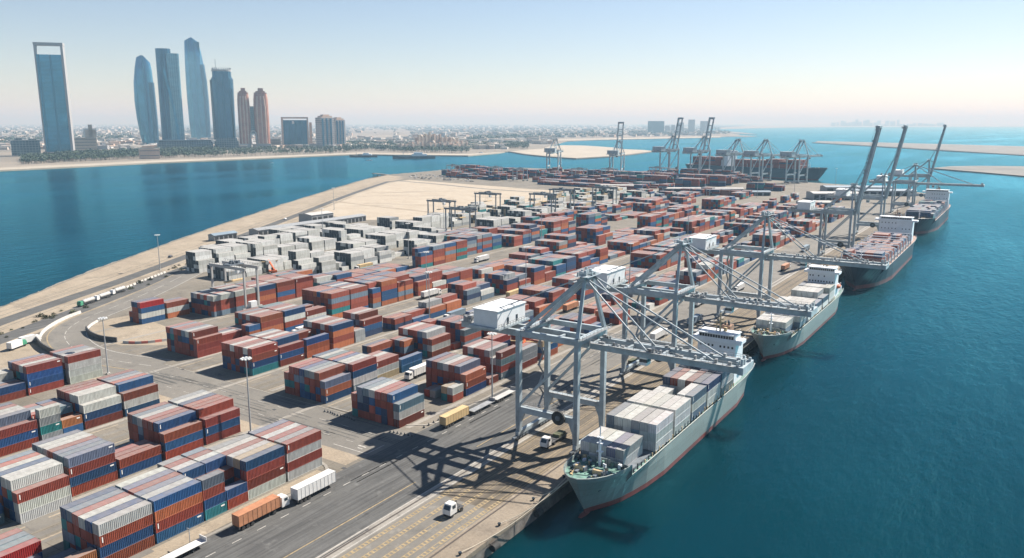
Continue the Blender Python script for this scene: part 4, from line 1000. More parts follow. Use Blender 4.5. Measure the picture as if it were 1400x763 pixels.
# ------------------------------------------------------------------ container ships
def interp(tab, t):
    for (a, va), (b, vb) in zip(tab, tab[1:]):
        if t <= b: 
            k = (t-a)/(b-a); return va + (vb-va)*k
    return tab[-1][1]
def make_ship(label, loc, L, B, dz, hullmat, rz=0.0, super_at=0.76, super_len=9.5, super_h=12.5, boot=-2.6, near=True, group='container ships at the berth', flip=False, deckmat='deck', fore=1.9):
    t = thing('container_ship', label, 'ship', loc, rz, group)
    hd = [(0,.13),(.008,.30),(.02,.50),(.04,.70),(.065,.85),(.095,.93),(.13,.98),(.18,1),(.86,1),(.95,.93),(1,.80)]
    hw = [(0,.0),(.03,.10),(.06,.25),(.1,.46),(.15,.68),(.22,.88),(.3,1),(.8,1),(.9,.82),(.96,.55),(1,.35)]
    H2 = B/2
    def zd(s): return dz + (fore if s < .135 else 0.0) + (1.3*max(0, .13-s)/.13) + (0.5*max(0, s-.85)/.15)
    st = [0,.006,.015,.03,.05,.075,.1,.1349,.1351,.17,.22,.3,.4,.5,.6,.7,.8,.86,.9,.94,.97,.99,1.0]
    rings = []; decks = []
    for s in st:
        y = s*L; bw = 1.15 if s < .135 else 0.35
        lv = []
        for z, hb, rake in ((-9.0, interp(hw, s)*.82, 1.15), (WZ-.1, interp(hw, s), 1.0), (boot, interp(hw, s)*.97+interp(hd, s)*.03, .92), (dz*.45, interp(hw, s)*.62+interp(hd, s)*.38, .5), (zd(s), interp(hd, s)*.985, .08), (zd(s)+bw, interp(hd, s), 0.0)):
            yy = y + (6.5*rake*(L/125))*max(0, 1-s/.14)**1.3 - (0.0 if s < .9 else (3.2*rake)*((s-.9)/.1))
            lv.append((hb*H2, yy, z))
        rings.append([(x, y_, z) for x, y_, z in lv] ); decks.append((lv[4][0]-.05, lv[4][1], lv[4][2]))
    m = MB(); n = len(rings[0])
    for sgn in (1, -1):
        o = len(m.v)
        for r in rings: m.v.extend([(sgn*x, y, z) for x, y, z in r])
        for k in range(len(rings)-1):
            for i in range(n-1):
                q = (o+k*n+i, o+(k+1)*n+i, o+(k+1)*n+i+1, o+k*n+i+1)
                m.f.append(q if sgn > 0 else q[::-1]); m.m.append(1 if i < 2 else 0)
    a = rings[-1]; o = len(m.v); m.v.extend([(x, y, z) for x, y, z in a] + [(-x, y, z) for x, y, z in a])   # transom
    for i in range(n-1): m.f.append((o+i, o+i+1, o+n+i+1, o+n+i)); m.m.append(1 if i < 2 else 0)
    b0 = rings[0]; o = len(m.v); m.v.extend([(x, y, z) for x, y, z in b0] + [(-x, y, z) for x, y, z in b0])
    for i in range(n-1): m.f.append((o+i, o+i+1, o+n+i+1, o+n+i)); m.m.append(1 if i < 2 else 0)
    hull = m.build('hull', [M[hullmat], M['boot']], t)
    md = hull.modifiers.new('plate', 'SOLIDIFY'); md.thickness = 0.25; md.offset = -1
    # bulbous bow just at the waterline
    m = MB(); bl = []
    for k in range(6):
        f = k/5; y = 2.0*(L/125) + f*9; r = 1.7*math.sin(math.pi*(0.18+0.62*f))
        bl.append([(r*math.cos(2*math.pi*i/10), y, -5.2 + r*.9*math.sin(2*math.pi*i/10)) for i in range(10)])
    m.loft(bl); m.build('bulbous_bow', M['boot'], hull, True)
    m = MB(); k = len(decks)
    m.add([(x, y, z-.02) for x, y, z in decks] + [(-x, y, z-.02) for x, y, z in decks], [(i, k+i, k+i+1, i+1) for i in range(k-1)])
    m.build('deck', M[deckmat], t, fix=True)
    zf = dz + fore + .6; rr = random.Random(int(L*3+loc[1]))
    # forecastle gear
    yb = .132*L
    m = MB(); m.beam((-H2*.93, yb, zf-1.6), (-H2*.2, yb-1.4, zf-.3), .2, 3.4); m.beam((-H2*.2, yb-1.4, zf-.3), (H2*.2, yb-1.4, zf-.3), .2, 3.4); m.beam((H2*.2, yb-1.4, zf-.3), (H2*.93, yb, zf-1.6), .2, 3.4); m.build('wave_breaker', M[hullmat], t)
    for sx in (-1, 1):
        m = MB(); x = sx*H2*.32; y = .066*L
        m.tube((x-1.3, y, zf+.6), (x+1.3, y, zf+.6), .75, 12, 0); m.box(x-1.7, x-1.3, y-.8, y+.8, zf-.5, zf+1.3, 1); m.box(x+1.3, x+1.7, y-.8, y+.8, zf-.5, zf+1.3, 1); m.box(x-.4, x+.5, y-2.4, y-1.0, zf-.3, zf+.7, 1)
        m.build('windlass', [M['buff'], M['crane_d']], t)
        for q in (.03, .05, .1):
            m = MB(); x = sx*H2*(interp(hd, q)-.16)
            for dy in (-.45, .45): m.tube((x, q*L+dy+2, zf-.5), (x, q*L+dy+2, zf+.75), .28, 8)
            m.build('mooring_bitts', M['window'], t)
    if near:
        m = MB()
        for k in range(46):
            q = rr.uniform(.025, .12); x = rr.uniform(-.72, .72)*H2*interp(hd, q); y = q*L + 1.0; s = rr.uniform(.12, .45)
            m.box(x-s, x+s, y-s, y+s, zf-.6, zf-.3+rr.uniform(.2, 1.3), rr.randint(0, 4))
        m.build('deck_fittings', [M['buff'], M['window'], M['ship_w'], M['deck'], M['rusty']], t)['kind'] = 'stuff'
    m = MB(); y = .112*L; m.tube((0, y, zf-1), (0, y, zf+6.5), .42, 8, 0, .3); m.tube((0, y, zf+6.5), (0, y, zf+10.5), .16, 6)
    for z in (3.5, 5.8, 7.4): m.box(-.8, .8, y-.5, y+.5, zf+z, zf+z+.15)
    m.build('foremast', M['ship_w'], t)
    # hatch coamings
    y0, y1 = .138*L, super_at*L - 1.5
    m = MB(); m.box(-H2*.86, H2*.86, y0+1.2, y1, dz-.3, dz+.86); m.build('hatch_coaming', M['crane_d'], t)
    if near:
        m = MB(); k = int((y1-y0)/2.4)
        for i in range(k):
            for sx in (-1, 1):
                y = y0 + 1 + i*(y1-y0)/k; x = sx*H2*.955
                m.box(x-.12, x+.12, y-.15, y+.15, dz, dz+rr.uniform(1.0, 2.1), rr.randint(0, 1))
        m.build('lashing_posts', [M['buff'], M['window']], t)['kind'] = 'stuff'
    else:
        k = int((y1-y0)/13.2)
        for i in range(k+1):
            m = MB(); y = y0 + 2 + i*13.2
            for sx in (-1, 1): m.box(sx*H2*.93-.3, sx*H2*.93+.3, y-.3, y+.3, dz, dz+7.2)
            m.box(-H2*.93, H2*.93, y-.3, y+.3, dz+7.2, dz+7.7); m.build('lashing_bridge', M['ship_w'], t)
    # superstructure
    sy0 = super_at*L; sy1 = sy0 + super_len; zb = dz; zt = dz + super_h
    m = MB(); m.box(-H2*.84, H2*.84, sy0, sy1, zb-.2, zt); m.box(-H2*.78, H2*.78, sy1, sy1+6.5, zb-.2, zb+super_h*.45)
    sup = m.build('superstructure', M['ship_w'], t)
    m = MB(); m.box(-H2*1.08, H2*1.08, sy0-.8, sy0+5.4, zt, zt+1.15); m.box(-H2*.8, H2*.8, sy0-.5, sy0+6, zt+1.15, zt+2.9); m.box(-H2*.84, H2*.84, sy0-.9, sy0+6.4, zt+2.9, zt+3.15)
    br = m.build('bridge', M['ship_w'], t)
    m = MB(); k = 13
    for i in range(k): x = -H2*.76 + i*(H2*1.52)/k; m.box(x+.08, x+H2*1.52/k-.08, sy0-.58, sy0-.47, zt+1.55, zt+2.6)
    m.build('bridge_windows', M['window'], br)
    wm = MB(); wm.box(-.32, .32, -.06, .02, -.38, .38); wme = wm.mesh('window', M['window'])
    rows = 4 if near else 3
    for r_ in range(rows):
        for i in range(9):
            if rr.random() < .22: continue
            put('window', wme, sup, (-H2*.7 + i*H2*1.4/8, sy0-.01, zt - 1.5 - r_*super_h/(rows+.6)))
    if near:
        m = MB()
        for z in (zt+1.15, zt+3.15):
            for sx in (-1, 1):
                x = sx*H2*(1.06 if z < zt+2 else .82)
                m.box(x-.04, x+.04, sy0-.7, sy0+5.2, z+.95, z+1.05)
        m.box(-H2*.82, H2*.82, sy0-.84, sy0-.76, zt+4.1, zt+4.2)
        for i in range(12): x = -H2*.8+i*H2*1.6/11; m.box(x-.03, x+.03, sy0-.83, sy0-.77, zt+3.15, zt+4.15)
        m.build('railing', M['ship_w'], br)
    # mast, funnel and gear behind the bridge
    m = MB(); m.tube((0, sy0+3.2, zt+3.1), (0, sy0+3.2, zt+9.5), .35, 8, 0, .18); m.beam((-2.2, sy0+3.2, zt+6.4), (2.2, sy0+3.2, zt+6.4), .25, .25); m.box(-1.1, 1.1, sy0+2.7, sy0+3.0, zt+7.4, zt+7.7); m.tube((-1.4, sy0+3.6, zt+3.1), (-1.4, sy0+3.6, zt+6.6), .2, 6); m.tube((1.6, sy0+4.2, zt+3.1), (1.6, sy0+4.2, zt+4.4), .75, 10, 0, .6)
    m.build('radar_mast', M['buff'] if near else M['rusty'], t)
    fy = sy1 + 3.0; m = MB(); m.loft([[(-2.0,fy-2.6,zb+super_h*.4),(2.0,fy-2.6,zb+super_h*.4),(2.0,fy+2.6,zb+super_h*.4),(-2.0,fy+2.6,zb+super_h*.4)], [(-1.6,fy-1.9,zt+3.6),(1.6,fy-1.9,zt+3.6),(1.6,fy+2.3,zt+3.6),(-1.6,fy+2.3,zt+3.6)]])
    fu = m.build('funnel', M['rusty'] if near else M['hull_dark'], t)
    m = MB()
    for x, y in ((-.7, -.6), (.7, -.6), (0, .9)): m.tube((x, fy+y, zt+3.5), (x, fy+y, zt+5.0), .35, 8)
    m.build('exhaust_pipe', M['window'], fu)
    if near:
        for sx in (-1, 1):                                              # lifeboats in their davits
            rg = [[(sx*(H2*.9)+r_*math.cos(a)*.95, sy0+5.4+f*5.4, dz+5.4+r_*math.sin(a)) for a in [2*math.pi*i/10 for i in range(10)]] for f, r_ in ((0,.2),(.12,.85),(.5,1.15),(.88,.85),(1,.25))]
            m = MB(); m.loft(rg); m.build('lifeboat', M['orange'], t, True)
            m = MB()
            for y in (sy0+6.2, sy0+9.8): m.beam((sx*H2*.8, y, dz+3.0), (sx*H2*.98, y, dz+7.2), .3, .3)
            m.build('davit', M['ship_w'], t)
        m = MB()
        for k in range(40):
            y = rr.uniform(sy1+1, .985*L); x = rr.uniform(-.8, .8)*H2; s = rr.uniform(.2, .7); m.box(x-s, x+s, y-s, y+s, dz+.2, dz+.6+rr.uniform(.3, 2.4), rr.randint(0, 3))
        m.build('stern_gear', [M['ship_w'], M['rusty'], M['ship_w'], M['window']], t)['kind'] = 'stuff'
        m = MB()
        for sx in (-1, 1):
            for k in range(20):
                s = .8 + k*.0095; x = sx*H2*interp(hd, s)*.985; m.box(x-.04, x+.04, s*L-.04, s*L+.04, dz+.3, dz+1.5)
        m.build('stern_rail', M['ship_w'], t)
        for sx in (-1, 1):                                              # anchor in its pocket
            m = MB(); y = .062*L; x = sx*H2*.46; m.beam((x, y+.3, dz+.9), (x, y, dz-1.1), .35, .35); m.beam((x-.1, y-.9, dz-1.0), (x+.1, y+1.1, dz-1.0), .35, .45); m.build('anchor', M['window'], t)
    return t
make_ship('grey container ship with orange lifeboats moored under the first lowered crane', (-86.6, 159.5, 0), 131.0, 16.2, 4.0, 'hull', super_at=.795, super_h=14.6, super_len=8.5)
make_ship('grey container ship with all pale containers, bow to the stern of the first ship', (-86.6, 319.0, 0), 136.0, 16.2, 4.0, 'hull', super_at=.80, super_h=13.0, super_len=8.5)
make_ship('dark blue ship with red container stacks and a wide white bridge', (-81.6, 490.0, 0), 194.0, 27.0, 7.0, 'hull_dark', super_at=.82, super_len=10, super_h=15, near=False, boot=-1.6, deckmat='deck_r', fore=2.0)
make_ship('dark blue ship with dark containers moored last along the berth', (-81.6, 775.0, 0), 200.0, 26.0, 7.0, 'hull_dark', super_at=.83, super_len=10, super_h=15, near=False, boot=-1.6, deckmat='deck_r', fore=2.0)
# large teal ship of the far terminal
fs = G(1122, 247.5, WZ) ; fs = fs + fn*20
make_ship('very large teal hulled ship stacked with red containers at the far quay', (fs.x, fs.y, 0), 290.0, 36.0, 13.0, 'hull_teal', math.atan2(-fd.y, -fd.x) - math.pi/2, super_at=.66, super_len=11, super_h=26, near=False, boot=-2.5, deckmat='deck_r', group='ships at the far terminal', fore=2.0)

# cargo of the dark ships and of the far ship: one mass of stacked boxes on each hull
def deck_cargo(name, label, base, y0, y1, B, hi, pal, org, rz, gaps=()):
    m = MB(); m.c = []; rr = random.Random(int(org[1])); k = int((y1-y0)/13.2); nx = int((B-1.4)/2.5)
    cz, sz = math.cos(rz), math.sin(rz)
    for i in range(k):
        if i in gaps: continue
        h0 = rr.randint(max(1, hi-1), hi)
        for j in range(nx):
            h = max(1, h0 - (1 if rr.random() < .18 else 0))
            for t_ in range(h):
                x = -B/2 + .7 + 1.25 + j*2.5 ; y = y0 + i*13.2 + 6.4; z = base + t_*CH
                f = rr.uniform(.8, 1.15); col = [v*f for v in CCOL[rr.choice(pal)]]
                vs = []
                for az in (0, CH-.04):
                    for ax_, ay_ in ((-CW/2,-6.05),(CW/2,-6.05),(CW/2,6.05),(-CW/2,6.05)):
                        X, Y = x+ax_, y+ay_; vs.append((org[0]+X*cz-Y*sz, org[1]+X*sz+Y*cz, z+az))
                m.add(vs, [(4,5,6,7),(0,1,5,4),(1,2,6,5),(2,3,7,6),(3,0,4,7)]); m.c += [(*col, 1)]*5
    return tag(m.build(name, M['paint_attr']), label, kind='stuff')
deck_cargo('deck_cargo', 'red and dark container stacks on the dark blue ship', 7.9, 31, 152, 26, 3, 'rrrrrrBrBb', (-81.6, 490.0), 0.0)
deck_cargo('deck_cargo', 'dark container stacks on the last ship of the berth', 7.9, 30, 160, 25, 3, 'BBBbtBBnr', (-81.6, 775.0), 0.0)
deck_cargo('deck_cargo', 'red container stacks on the teal ship at the far quay', 14.0, 44, 186, 35, 6, 'rrrrBrRr', (fs.x, fs.y), math.atan2(-fd.y, -fd.x) - math.pi/2)
deck_cargo('deck_cargo', 'red container stacks behind the bridge of the teal ship', 14.0, 206, 284, 34, 6, 'rrrrBrRr', (fs.x, fs.y), math.atan2(-fd.y, -fd.x) - math.pi/2)

# mooring lines, bollards, fenders
bm_ = MB(); bm_.tube((0,0,0),(0,0,.45),.28,10); bm_.tube((0,0,.45),(0,0,.7),.42,10); bme = bm_.mesh('mooring_bollard', M['window'])
for k in range(22):
    tag(put('mooring_bollard', bme, None, (-97.2, 112 + k*15.5, .02)), 'black mooring bollard on the pale quay edge', 'bollard', 'mooring bollards along the quay')
fm = MB(); fm.tube((0.15,-1.1,-1.6),(0.15,1.1,-1.6),.85,14); fme = fm.mesh('body', M['rubber']); fc = MB(); fc.box(-.35,-.1,-1.4,1.4,-.9,-.3); fce = fc.mesh('bracket', M['rail'])
for k in range(20):
    f_ = thing('quay_fender', 'round black rubber fender hanging on the quay wall', 'fender', (-94.85+.1, 118 + k*19.4, -.3), 0, 'fenders along the quay wall'); put('body', fme, f_); put('bracket', fce, f_)
def rope(p, q, sag, lab):
    p = Vector(p); q = Vector(q); pts = [p.lerp(q, i/10) - Vector((0, 0, sag*4*(i/10)*(1-i/10))) for i in range(11)]
    m = MB()
    for a, b in zip(pts, pts[1:]): m.tube(a, b, .09, 5, caps=False)
    tag(m.build('mooring_rope', M['rope']), lab, 'rope', 'mooring ropes')
rope((-88.6, 163.5, 7.2), (-97.2, 143.0, .6), 1.5, 'mooring rope from the bow of the first grey ship to a quay bollard')
rope((-90.2, 167.0, 7.0), (-97.2, 127.5, .6), 2.4, 'long mooring rope from the first bow, reaching furthest along the quay')
rope((-88.0, 162.0, 7.3), (-97.2, 158.5, .6), .8, 'short mooring rope from the first bow straight to the quay')
rope((-90.5, 287.0, 5.2), (-97.2, 298.0, .6), .8, 'mooring rope from the stern of the first grey ship')
rope((-88.5, 322.5, 7.2), (-97.2, 298.0, .6), 1.5, 'mooring rope from the bow of the second grey ship')
# ------------------------------------------------------------------ lorries and trailers
wh = MB(); wh.tube((-.16,0,0),(.16,0,0),.5,12); WHM = wh.mesh('wheel', M['rubber'])
def wheels(t, xs, ys, z=.5):
    for y in ys:
        for x in xs: put('wheel', WHM, t, (x, y, z))
def trailer(label, loc, body, bm, L=12.6, hgt=2.7, rz=0.0, tractor=False, cabm='truck_w', group='lorries and trailers on the quay road', flat=False):
    t = thing('semi_trailer' if not tractor else 'articulated_lorry', label, 'lorry' if tractor else 'trailer', loc, rz, group)
    m = MB(); m.box(-.45, .45, -L/2, L/2, .95, 1.3); m.box(-1.2, 1.2, -L/2, -L/2+.3, .7, 1.3)
    for k in range(6): y = -L/2+1+k*(L-2)/5; m.box(-1.2, 1.2, y-.1, y+.1, 1.1, 1.3)
    m.build('chassis', M['chassis'], t)
    wheels(t, (-1.0, 1.0), (-L/2+1.3, -L/2+2.6, -L/2+3.9))
    m = MB()
    for x in (-.8, .8): m.box(x-.12, x+.12, L/2-3.4, L/2-3.1, .05, 1.1)
    m.build('landing_leg', M['chassis'], t)
    if not flat:
        m = MB(); m.box(-1.25, 1.25, -L/2, L/2, 1.32, 1.32+hgt)
        n = int(L/1.25)
        for k in range(n+1):
            y = -L/2+k*L/n
            for x in (-1.27, 1.27): m.box(x-.03, x+.03, max(-L/2, y-.06), min(L/2, y+.06), 1.32, 1.3+hgt)
        for x in (-1.23, 1.23): m.box(x-.06, x+.06, -L/2, L/2, 1.3+hgt, 1.38+hgt)
        b_ = m.build(body, M[bm], t)
        m = MB(); 
        for x in (-.62, .62): m.box(x-.58, x+.58, -L/2-.06, -L/2-.005, 1.5, 1.15+hgt)
        m.build('rear_door', M[bm], b_)
    else:
        m = MB(); m.box(-1.25, 1.25, -L/2, L/2, 1.31, 1.42); m.build('deck', M[bm], t)
        m = MB(); m.box(-1.25, 1.25, L/2-.15, L/2, 1.42, 2.4); m.build('headboard', M[bm], t)
    if tractor:
        y0 = L/2 - 2.6
        m = MB(); m.box(-.45, .45, y0, y0+5.2, .75, 1.05); m.build('tractor_frame', M['chassis'], t)
        m = MB(); m.loft([[(-1.2,y0+3.2,.8),(1.2,y0+3.2,.8),(1.2,y0+5.5,.8),(-1.2,y0+5.5,.8)], [(-1.2,y0+3.2,2.2),(1.2,y0+3.2,2.2),(1.2,y0+5.5,2.2),(-1.2,y0+5.5,2.2)], [(-1.1,y0+3.25,3.3),(1.1,y0+3.25,3.3),(1.1,y0+5.0,3.3),(-1.1,y0+5.0,3.3)]]); cab_ = m.build('cab', M[cabm], t)
        m = MB(); m.box(1.16, 1.23, y0+4.0, y0+5.0, 2.15, 2.9); m.box(-1.23, -1.16, y0+4.0, y0+5.0, 2.15, 2.9); m.build('side_window', M['window'], cab_)
        m = MB(); m.add([(-1.0,y0+5.5,2.25),(1.0,y0+5.5,2.25),(.98,y0+5.06,3.2),(-.98,y0+5.06,3.2)], [(0,1,2,3)]); m.build('windscreen', M['window'], cab_)
        wheels(t, (-1.0, 1.0), (y0+.9, y0+4.5))
    return t
trailer('long white box trailer parked along the kerb of the quay road', (-146.2, 130.3, .02), 'box', 'truck_w', 13.0, 2.9)
trailer('faded orange container on a lorry by the kerb', (-147.4, 113.2, .02), 'box', 'truck_o', 12.2, 2.7, tractor=True)
trailer('tan yellow box trailer at the head of the parked row', (-146.0, 189.6, .02), 'box', 'truck_y', 12.2, 2.6)
trailer('empty flat trailer with grey deck behind the tan trailer', (-145.6, 204.0, .02), 'deck', 'walk', 12.2, flat=True)
trailer('second empty flat trailer in the parked row, white deck', (-145.6, 217.5, .02), 'deck', 'roofw', 12.2, flat=True)
trailer('pale flat trailer lying along the verge kerb with a lamp beside it', (-148.3, 93.0, .02), 'deck', 'truck_w', 12.0, flat=True)
def yard_tractor(label, loc, rz=0.0, loaded=False):
    t = thing('yard_tractor', label, 'tractor unit', loc, rz, 'yard tractors')
    m = MB(); m.box(-.5, .5, -2.8, 2.6, .7, 1.0); m.box(-1.15, 1.15, -2.8, -.6, 1.0, 1.15); m.box(-.6, .6, -1.8, -.8, 1.15, 1.4); m.build('chassis', M['chassis'], t)
    m = MB(); m.loft([[(-1.2,.2,.8),(1.2,.2,.8),(1.2,2.9,.8),(-1.2,2.9,.8)], [(-1.2,.2,2.1),(1.2,.2,2.1),(1.2,2.9,2.0),(-1.2,2.9,2.0)], [(-1.05,.3,3.3),(1.05,.3,3.3),(1.05,2.2,3.3),(-1.05,2.2,3.3)]]); c = m.build('cab', M['truck_w'], t)
    m = MB(); m.add([(-.95,2.88,2.05),(.95,2.88,2.05),(.9,2.28,3.15),(-.9,2.28,3.15)], [(0,1,2,3)]); m.build('windscreen', M['window'], c)
    m = MB(); m.box(1.12, 1.2, .7, 1.9, 2.1, 3.0); m.box(-1.2, -1.12, .7, 1.9, 2.1, 3.0); m.build('side_window', M['window'], c)
    m = MB(); m.box(-.8, -.4, -.3, .1, 1.1, 3.5); m.build('exhaust_stack', M['rail'], t)
    wheels(t, (-1.0, 1.0), (-1.9, 2.0))
    if loaded:
        m = MB(); m.box(-1.2, 1.2, -9.5, -2.9, 1.0, 1.25); m.build('trailer_bed', M['chassis'], t)
        m = MB(); m.box(-1.1, 1.1, -8.5, -4.5, 1.26, 2.1); m.build('load', M['leaf2'], t)
        wheels(t, (-1.0, 1.0), (-8.6, -7.3))
    return t
yard_tractor('small white yard tractor alone on the yellow lane lines', (-110.0, 142.0, .03), math.pi)
yard_tractor('white yard tractor with a dark load between the legs of the first crane', (-111.5, 190.0, .03), math.pi, True)
yard_tractor('white yard tractor parked past the second crane legs', (-124.5, 284.0, .03), 0, True)
trailer('white container lorry standing past the second crane', (-131.0, 318.0, .02), 'box', 'truck_w', 12.2, 2.6, tractor=True)
trailer('grey box lorry under the third crane', (-127.0, 352.0, .02), 'box', 'roofb', 12.2, 2.6, tractor=True)
# tankers in the queue at the road bend
def tanker(label, px, py, rz, cabm):
    q = G(px, py); t = thing('tanker_lorry', label, 'lorry', (q.x, q.y, .05), rz, 'tankers queued at the road bend')
    m = MB(); m.box(-.5, .5, -5.5, 7.6, .8, 1.1); m.build('chassis', M['chassis'], t)
    rg = [[(1.2*s*math.cos(a), y, 2.35+1.15*s*math.sin(a)) for a in [2*math.pi*i/14 for i in range(14)]] for y, s in ((-5.6,.6),(-5.2,.95),(-4.6,1),(3.4,1),(4.0,.95),(4.4,.6))]
    m = MB(); m.loft(rg); tk = m.build('tank', M['roofw'], t, True); t.scale = (.9, .9, .9)
    m = MB()
    for y in (-3.2, 0, 2.6): m.tube((0,y,3.45),(0,y,3.75),.35,8)
    m.build('hatch', M['walk'], tk)
    m = MB(); m.loft([[(-1.2,5.2,.8),(1.2,5.2,.8),(1.2,7.6,.8),(-1.2,7.6,.8)], [(-1.2,5.2,2.2),(1.2,5.2,2.2),(1.2,7.6,2.2),(-1.2,7.6,2.2)], [(-1.1,5.3,3.2),(1.1,5.3,3.2),(1.1,7.1,3.2),(-1.1,7.1,3.2)]]); m.build('cab', M[cabm], t)
    wheels(t, (-1.0, 1.0), (-4.6, -3.3, -2.0, 4.6, 6.6)); return t
dv = (G(170,398) - G(95,423)); tz = math.atan2(-dv.y, -dv.x) - math.pi/2
tanker('white tanker lorry behind the green cab at the road bend', 120, 416, tz, 'truck_g')
tanker('cream tanker lorry second in the queue at the bend', 142, 408.5, tz, 'truck_w')
tanker('white tanker lorry last in the queue, beside the blue stack', 163, 400.5, tz, 'truck_w')
# box truck on the sand
def box_truck(label, px, py, rz, cabm='truck_g'):
    q = G(px, py); t = thing('box_truck', label, 'truck', (q.x, q.y, .03), rz, 'trucks parked on the sand')
    m = MB(); m.box(-1.2, 1.2, -4.5, 1.8, .9, 3.5); m.build('box', M['truck_w'], t)
    m = MB(); m.box(-.5, .5, -4.4, 4.2, .6, .9); m.build('chassis', M['chassis'], t)
    m = MB(); m.loft([[(-1.1,2.0,.8),(1.1,2.0,.8),(1.1,4.3,.8),(-1.1,4.3,.8)], [(-1.1,2.0,2.0),(1.1,2.0,2.0),(1.1,4.3,2.0),(-1.1,4.3,2.0)], [(-1.0,2.1,2.9),(1.0,2.1,2.9),(1.0,3.7,2.9),(-1.0,3.7,2.9)]]); m.build('cab', M[cabm], t)
    wheels(t, (-.95, .95), (-3.2, 3.2)); return t
box_truck('white box truck with green cab on the sand by the bend', 24, 476, tz + math.pi, 'truck_g')
box_truck('white box truck with dark cab on the sand behind the barriers', 42, 469, tz + math.pi*.9, 'truck_w')
# cars
cmesh = MB(); cmesh.loft([[(-.85,-2.1,.35),(.85,-2.1,.35),(.85,2.1,.35),(-.85,2.1,.35)], [(-.88,-2.1,.85),(.88,-2.1,.85),(.88,2.1,.8),(-.88,2.1,.8)], [(-.72,-1.5,1.4),(.72,-1.5,1.4),(.72,.7,1.4),(-.72,.7,1.4)]]); 
CARS = [cmesh.mesh('body', mat('car paint '+n, c, .35)) for n, c in (('white', (.7,.7,.7)), ('grey', (.25,.26,.28)), ('dark', (.04,.045,.06)), ('sand', (.45,.38,.28)))]
cw = MB(); [cw.tube((x-.1,y,.33),(x+.1,y,.33),.33,10) for x in (-.8,.8) for y in (-1.3,1.3)]; cwm = cw.mesh('wheel', M['rubber'])
cr_ = random.Random(4); CN = ['white', 'grey', 'dark', 'sand coloured']
for k in range(64):                                     # car park at the corner of the sand field
    i = cr_.randint(0, 3); px = cr_.uniform(560, 650); py = 238.6 + (px-560)*.055 + cr_.choice((0, 1.6, 3.4, 5.0)) + cr_.uniform(-.2, .2)
    q = G(px, py); t = thing('parked_car', f'{CN[i]} car in the car park beside the sand field', 'car', (q.x, q.y, .05), R(33)+cr_.choice((0, math.pi/2)), 'cars in the car park by the sand field'); put('body', CARS[i], t); put('wheel', cwm, t)
for px, py, i, lab in ((312, 452, 0, 'white pickup between the red stacks under the pale gantry'), (233, 352, 2, 'dark car on the service road'), (390, 300, 0, 'white car on the coast road')):
    q = G(px, py); t = thing('parked_car', lab, 'car', (q.x, q.y, .05), R(33), 'cars around the yard'); put('body', CARS[i], t); put('wheel', cwm, t)

# ------------------------------------------------------------------ high-mast lamps
def lamp(label, px=None, py=None, h=24.0, xy=None):
    q = G(px, py) if xy is None else Vector((*xy, 0))
    t = thing('high_mast_lamp', label, 'lamp', (q.x, q.y, 0), 0, 'high mast lamps of the yard')
    m = MB(); m.tube((0,0,0),(0,0,h),.30,10,0,.14); m.build('mast', M['pole'], t)
    m = MB(); m.cbox((0,0,.3),(1.2,1.2,.6)); m.build('footing', M['barrier'], t)
    m = MB(); m.tube((0,0,h-.15),(0,0,h+.1),1.0,10); m.build('crown_ring', M['pole'], t)
    for k in range(8):
        a = k*math.pi/4; m = MB(); m.cbox((1.35*math.cos(a),1.35*math.sin(a),h-.1),(.62,.62,.34)); m.build('floodlight', M['lamp'], t)
    return t
lamp('high mast lamp at the kerb corner block with a wide floodlight ring', 343, 592)
lamp('high mast lamp rising behind the white and red stack by the bend', 148, 511.5, 22)
lamp('high mast lamp on the coast sand strip beside the sea', 219, 369, 23)
lamp('high mast lamp by the parked flat trailers under the first crane', 673, 545.5, 23.5)
for xy, h, lab in (((-236.5, 376), 25, 'high mast lamp past the big dark block in the third rank'), ((-233.5, 285), 25, 'high mast lamp in the gap beside the second rank blocks'), ((-272, 330), 25, 'high mast lamp between third and fourth ranks'),
               ((-192, 420), 25, 'high mast lamp in the second rank lane far down the yard'), ((-362, 420), 25, 'high mast lamp where red stacks meet white ones'), ((-440, 560), 24, 'high mast lamp among the white containers'), ((-325, 540), 25, 'high mast lamp in the fifth rank lane'),
               ((-500, 470), 23, 'high mast lamp near the long shed'), ((-150, 480), 25, 'high mast lamp on the quayside past the third crane'), ((-240, 640), 25, 'high mast lamp deep in the red stacks'), ((-640, 620), 24, 'high mast lamp by the sand field edge')):
    lamp(lab, h=h, xy=xy)
for px, py, lab in ((878, 262, 'far high mast lamp by the pale sheds'), (966, 268, 'far high mast lamp before the far terminal'), (1086, 262, 'far high mast lamp by the teal ship'), (1142, 254, 'far high mast lamp on the point of the far quay'), (1035, 270, 'far high mast lamp at the cross street of sheds')): lamp(lab, px, py, 26)
# short lamp on the verge
t = thing('street_lamp', 'short lamp post on the verge beside the pale flat trailer', 'lamp', (-150.4, 97.0, 0)); m = MB(); m.tube((0,0,0),(0,0,4.2),.09,8); m.build('post', M['pole'], t); m = MB(); m.box(-.7,.15,-.15,.15,4.2,4.4); m.build('lamp_head', M['crane_d'], t)

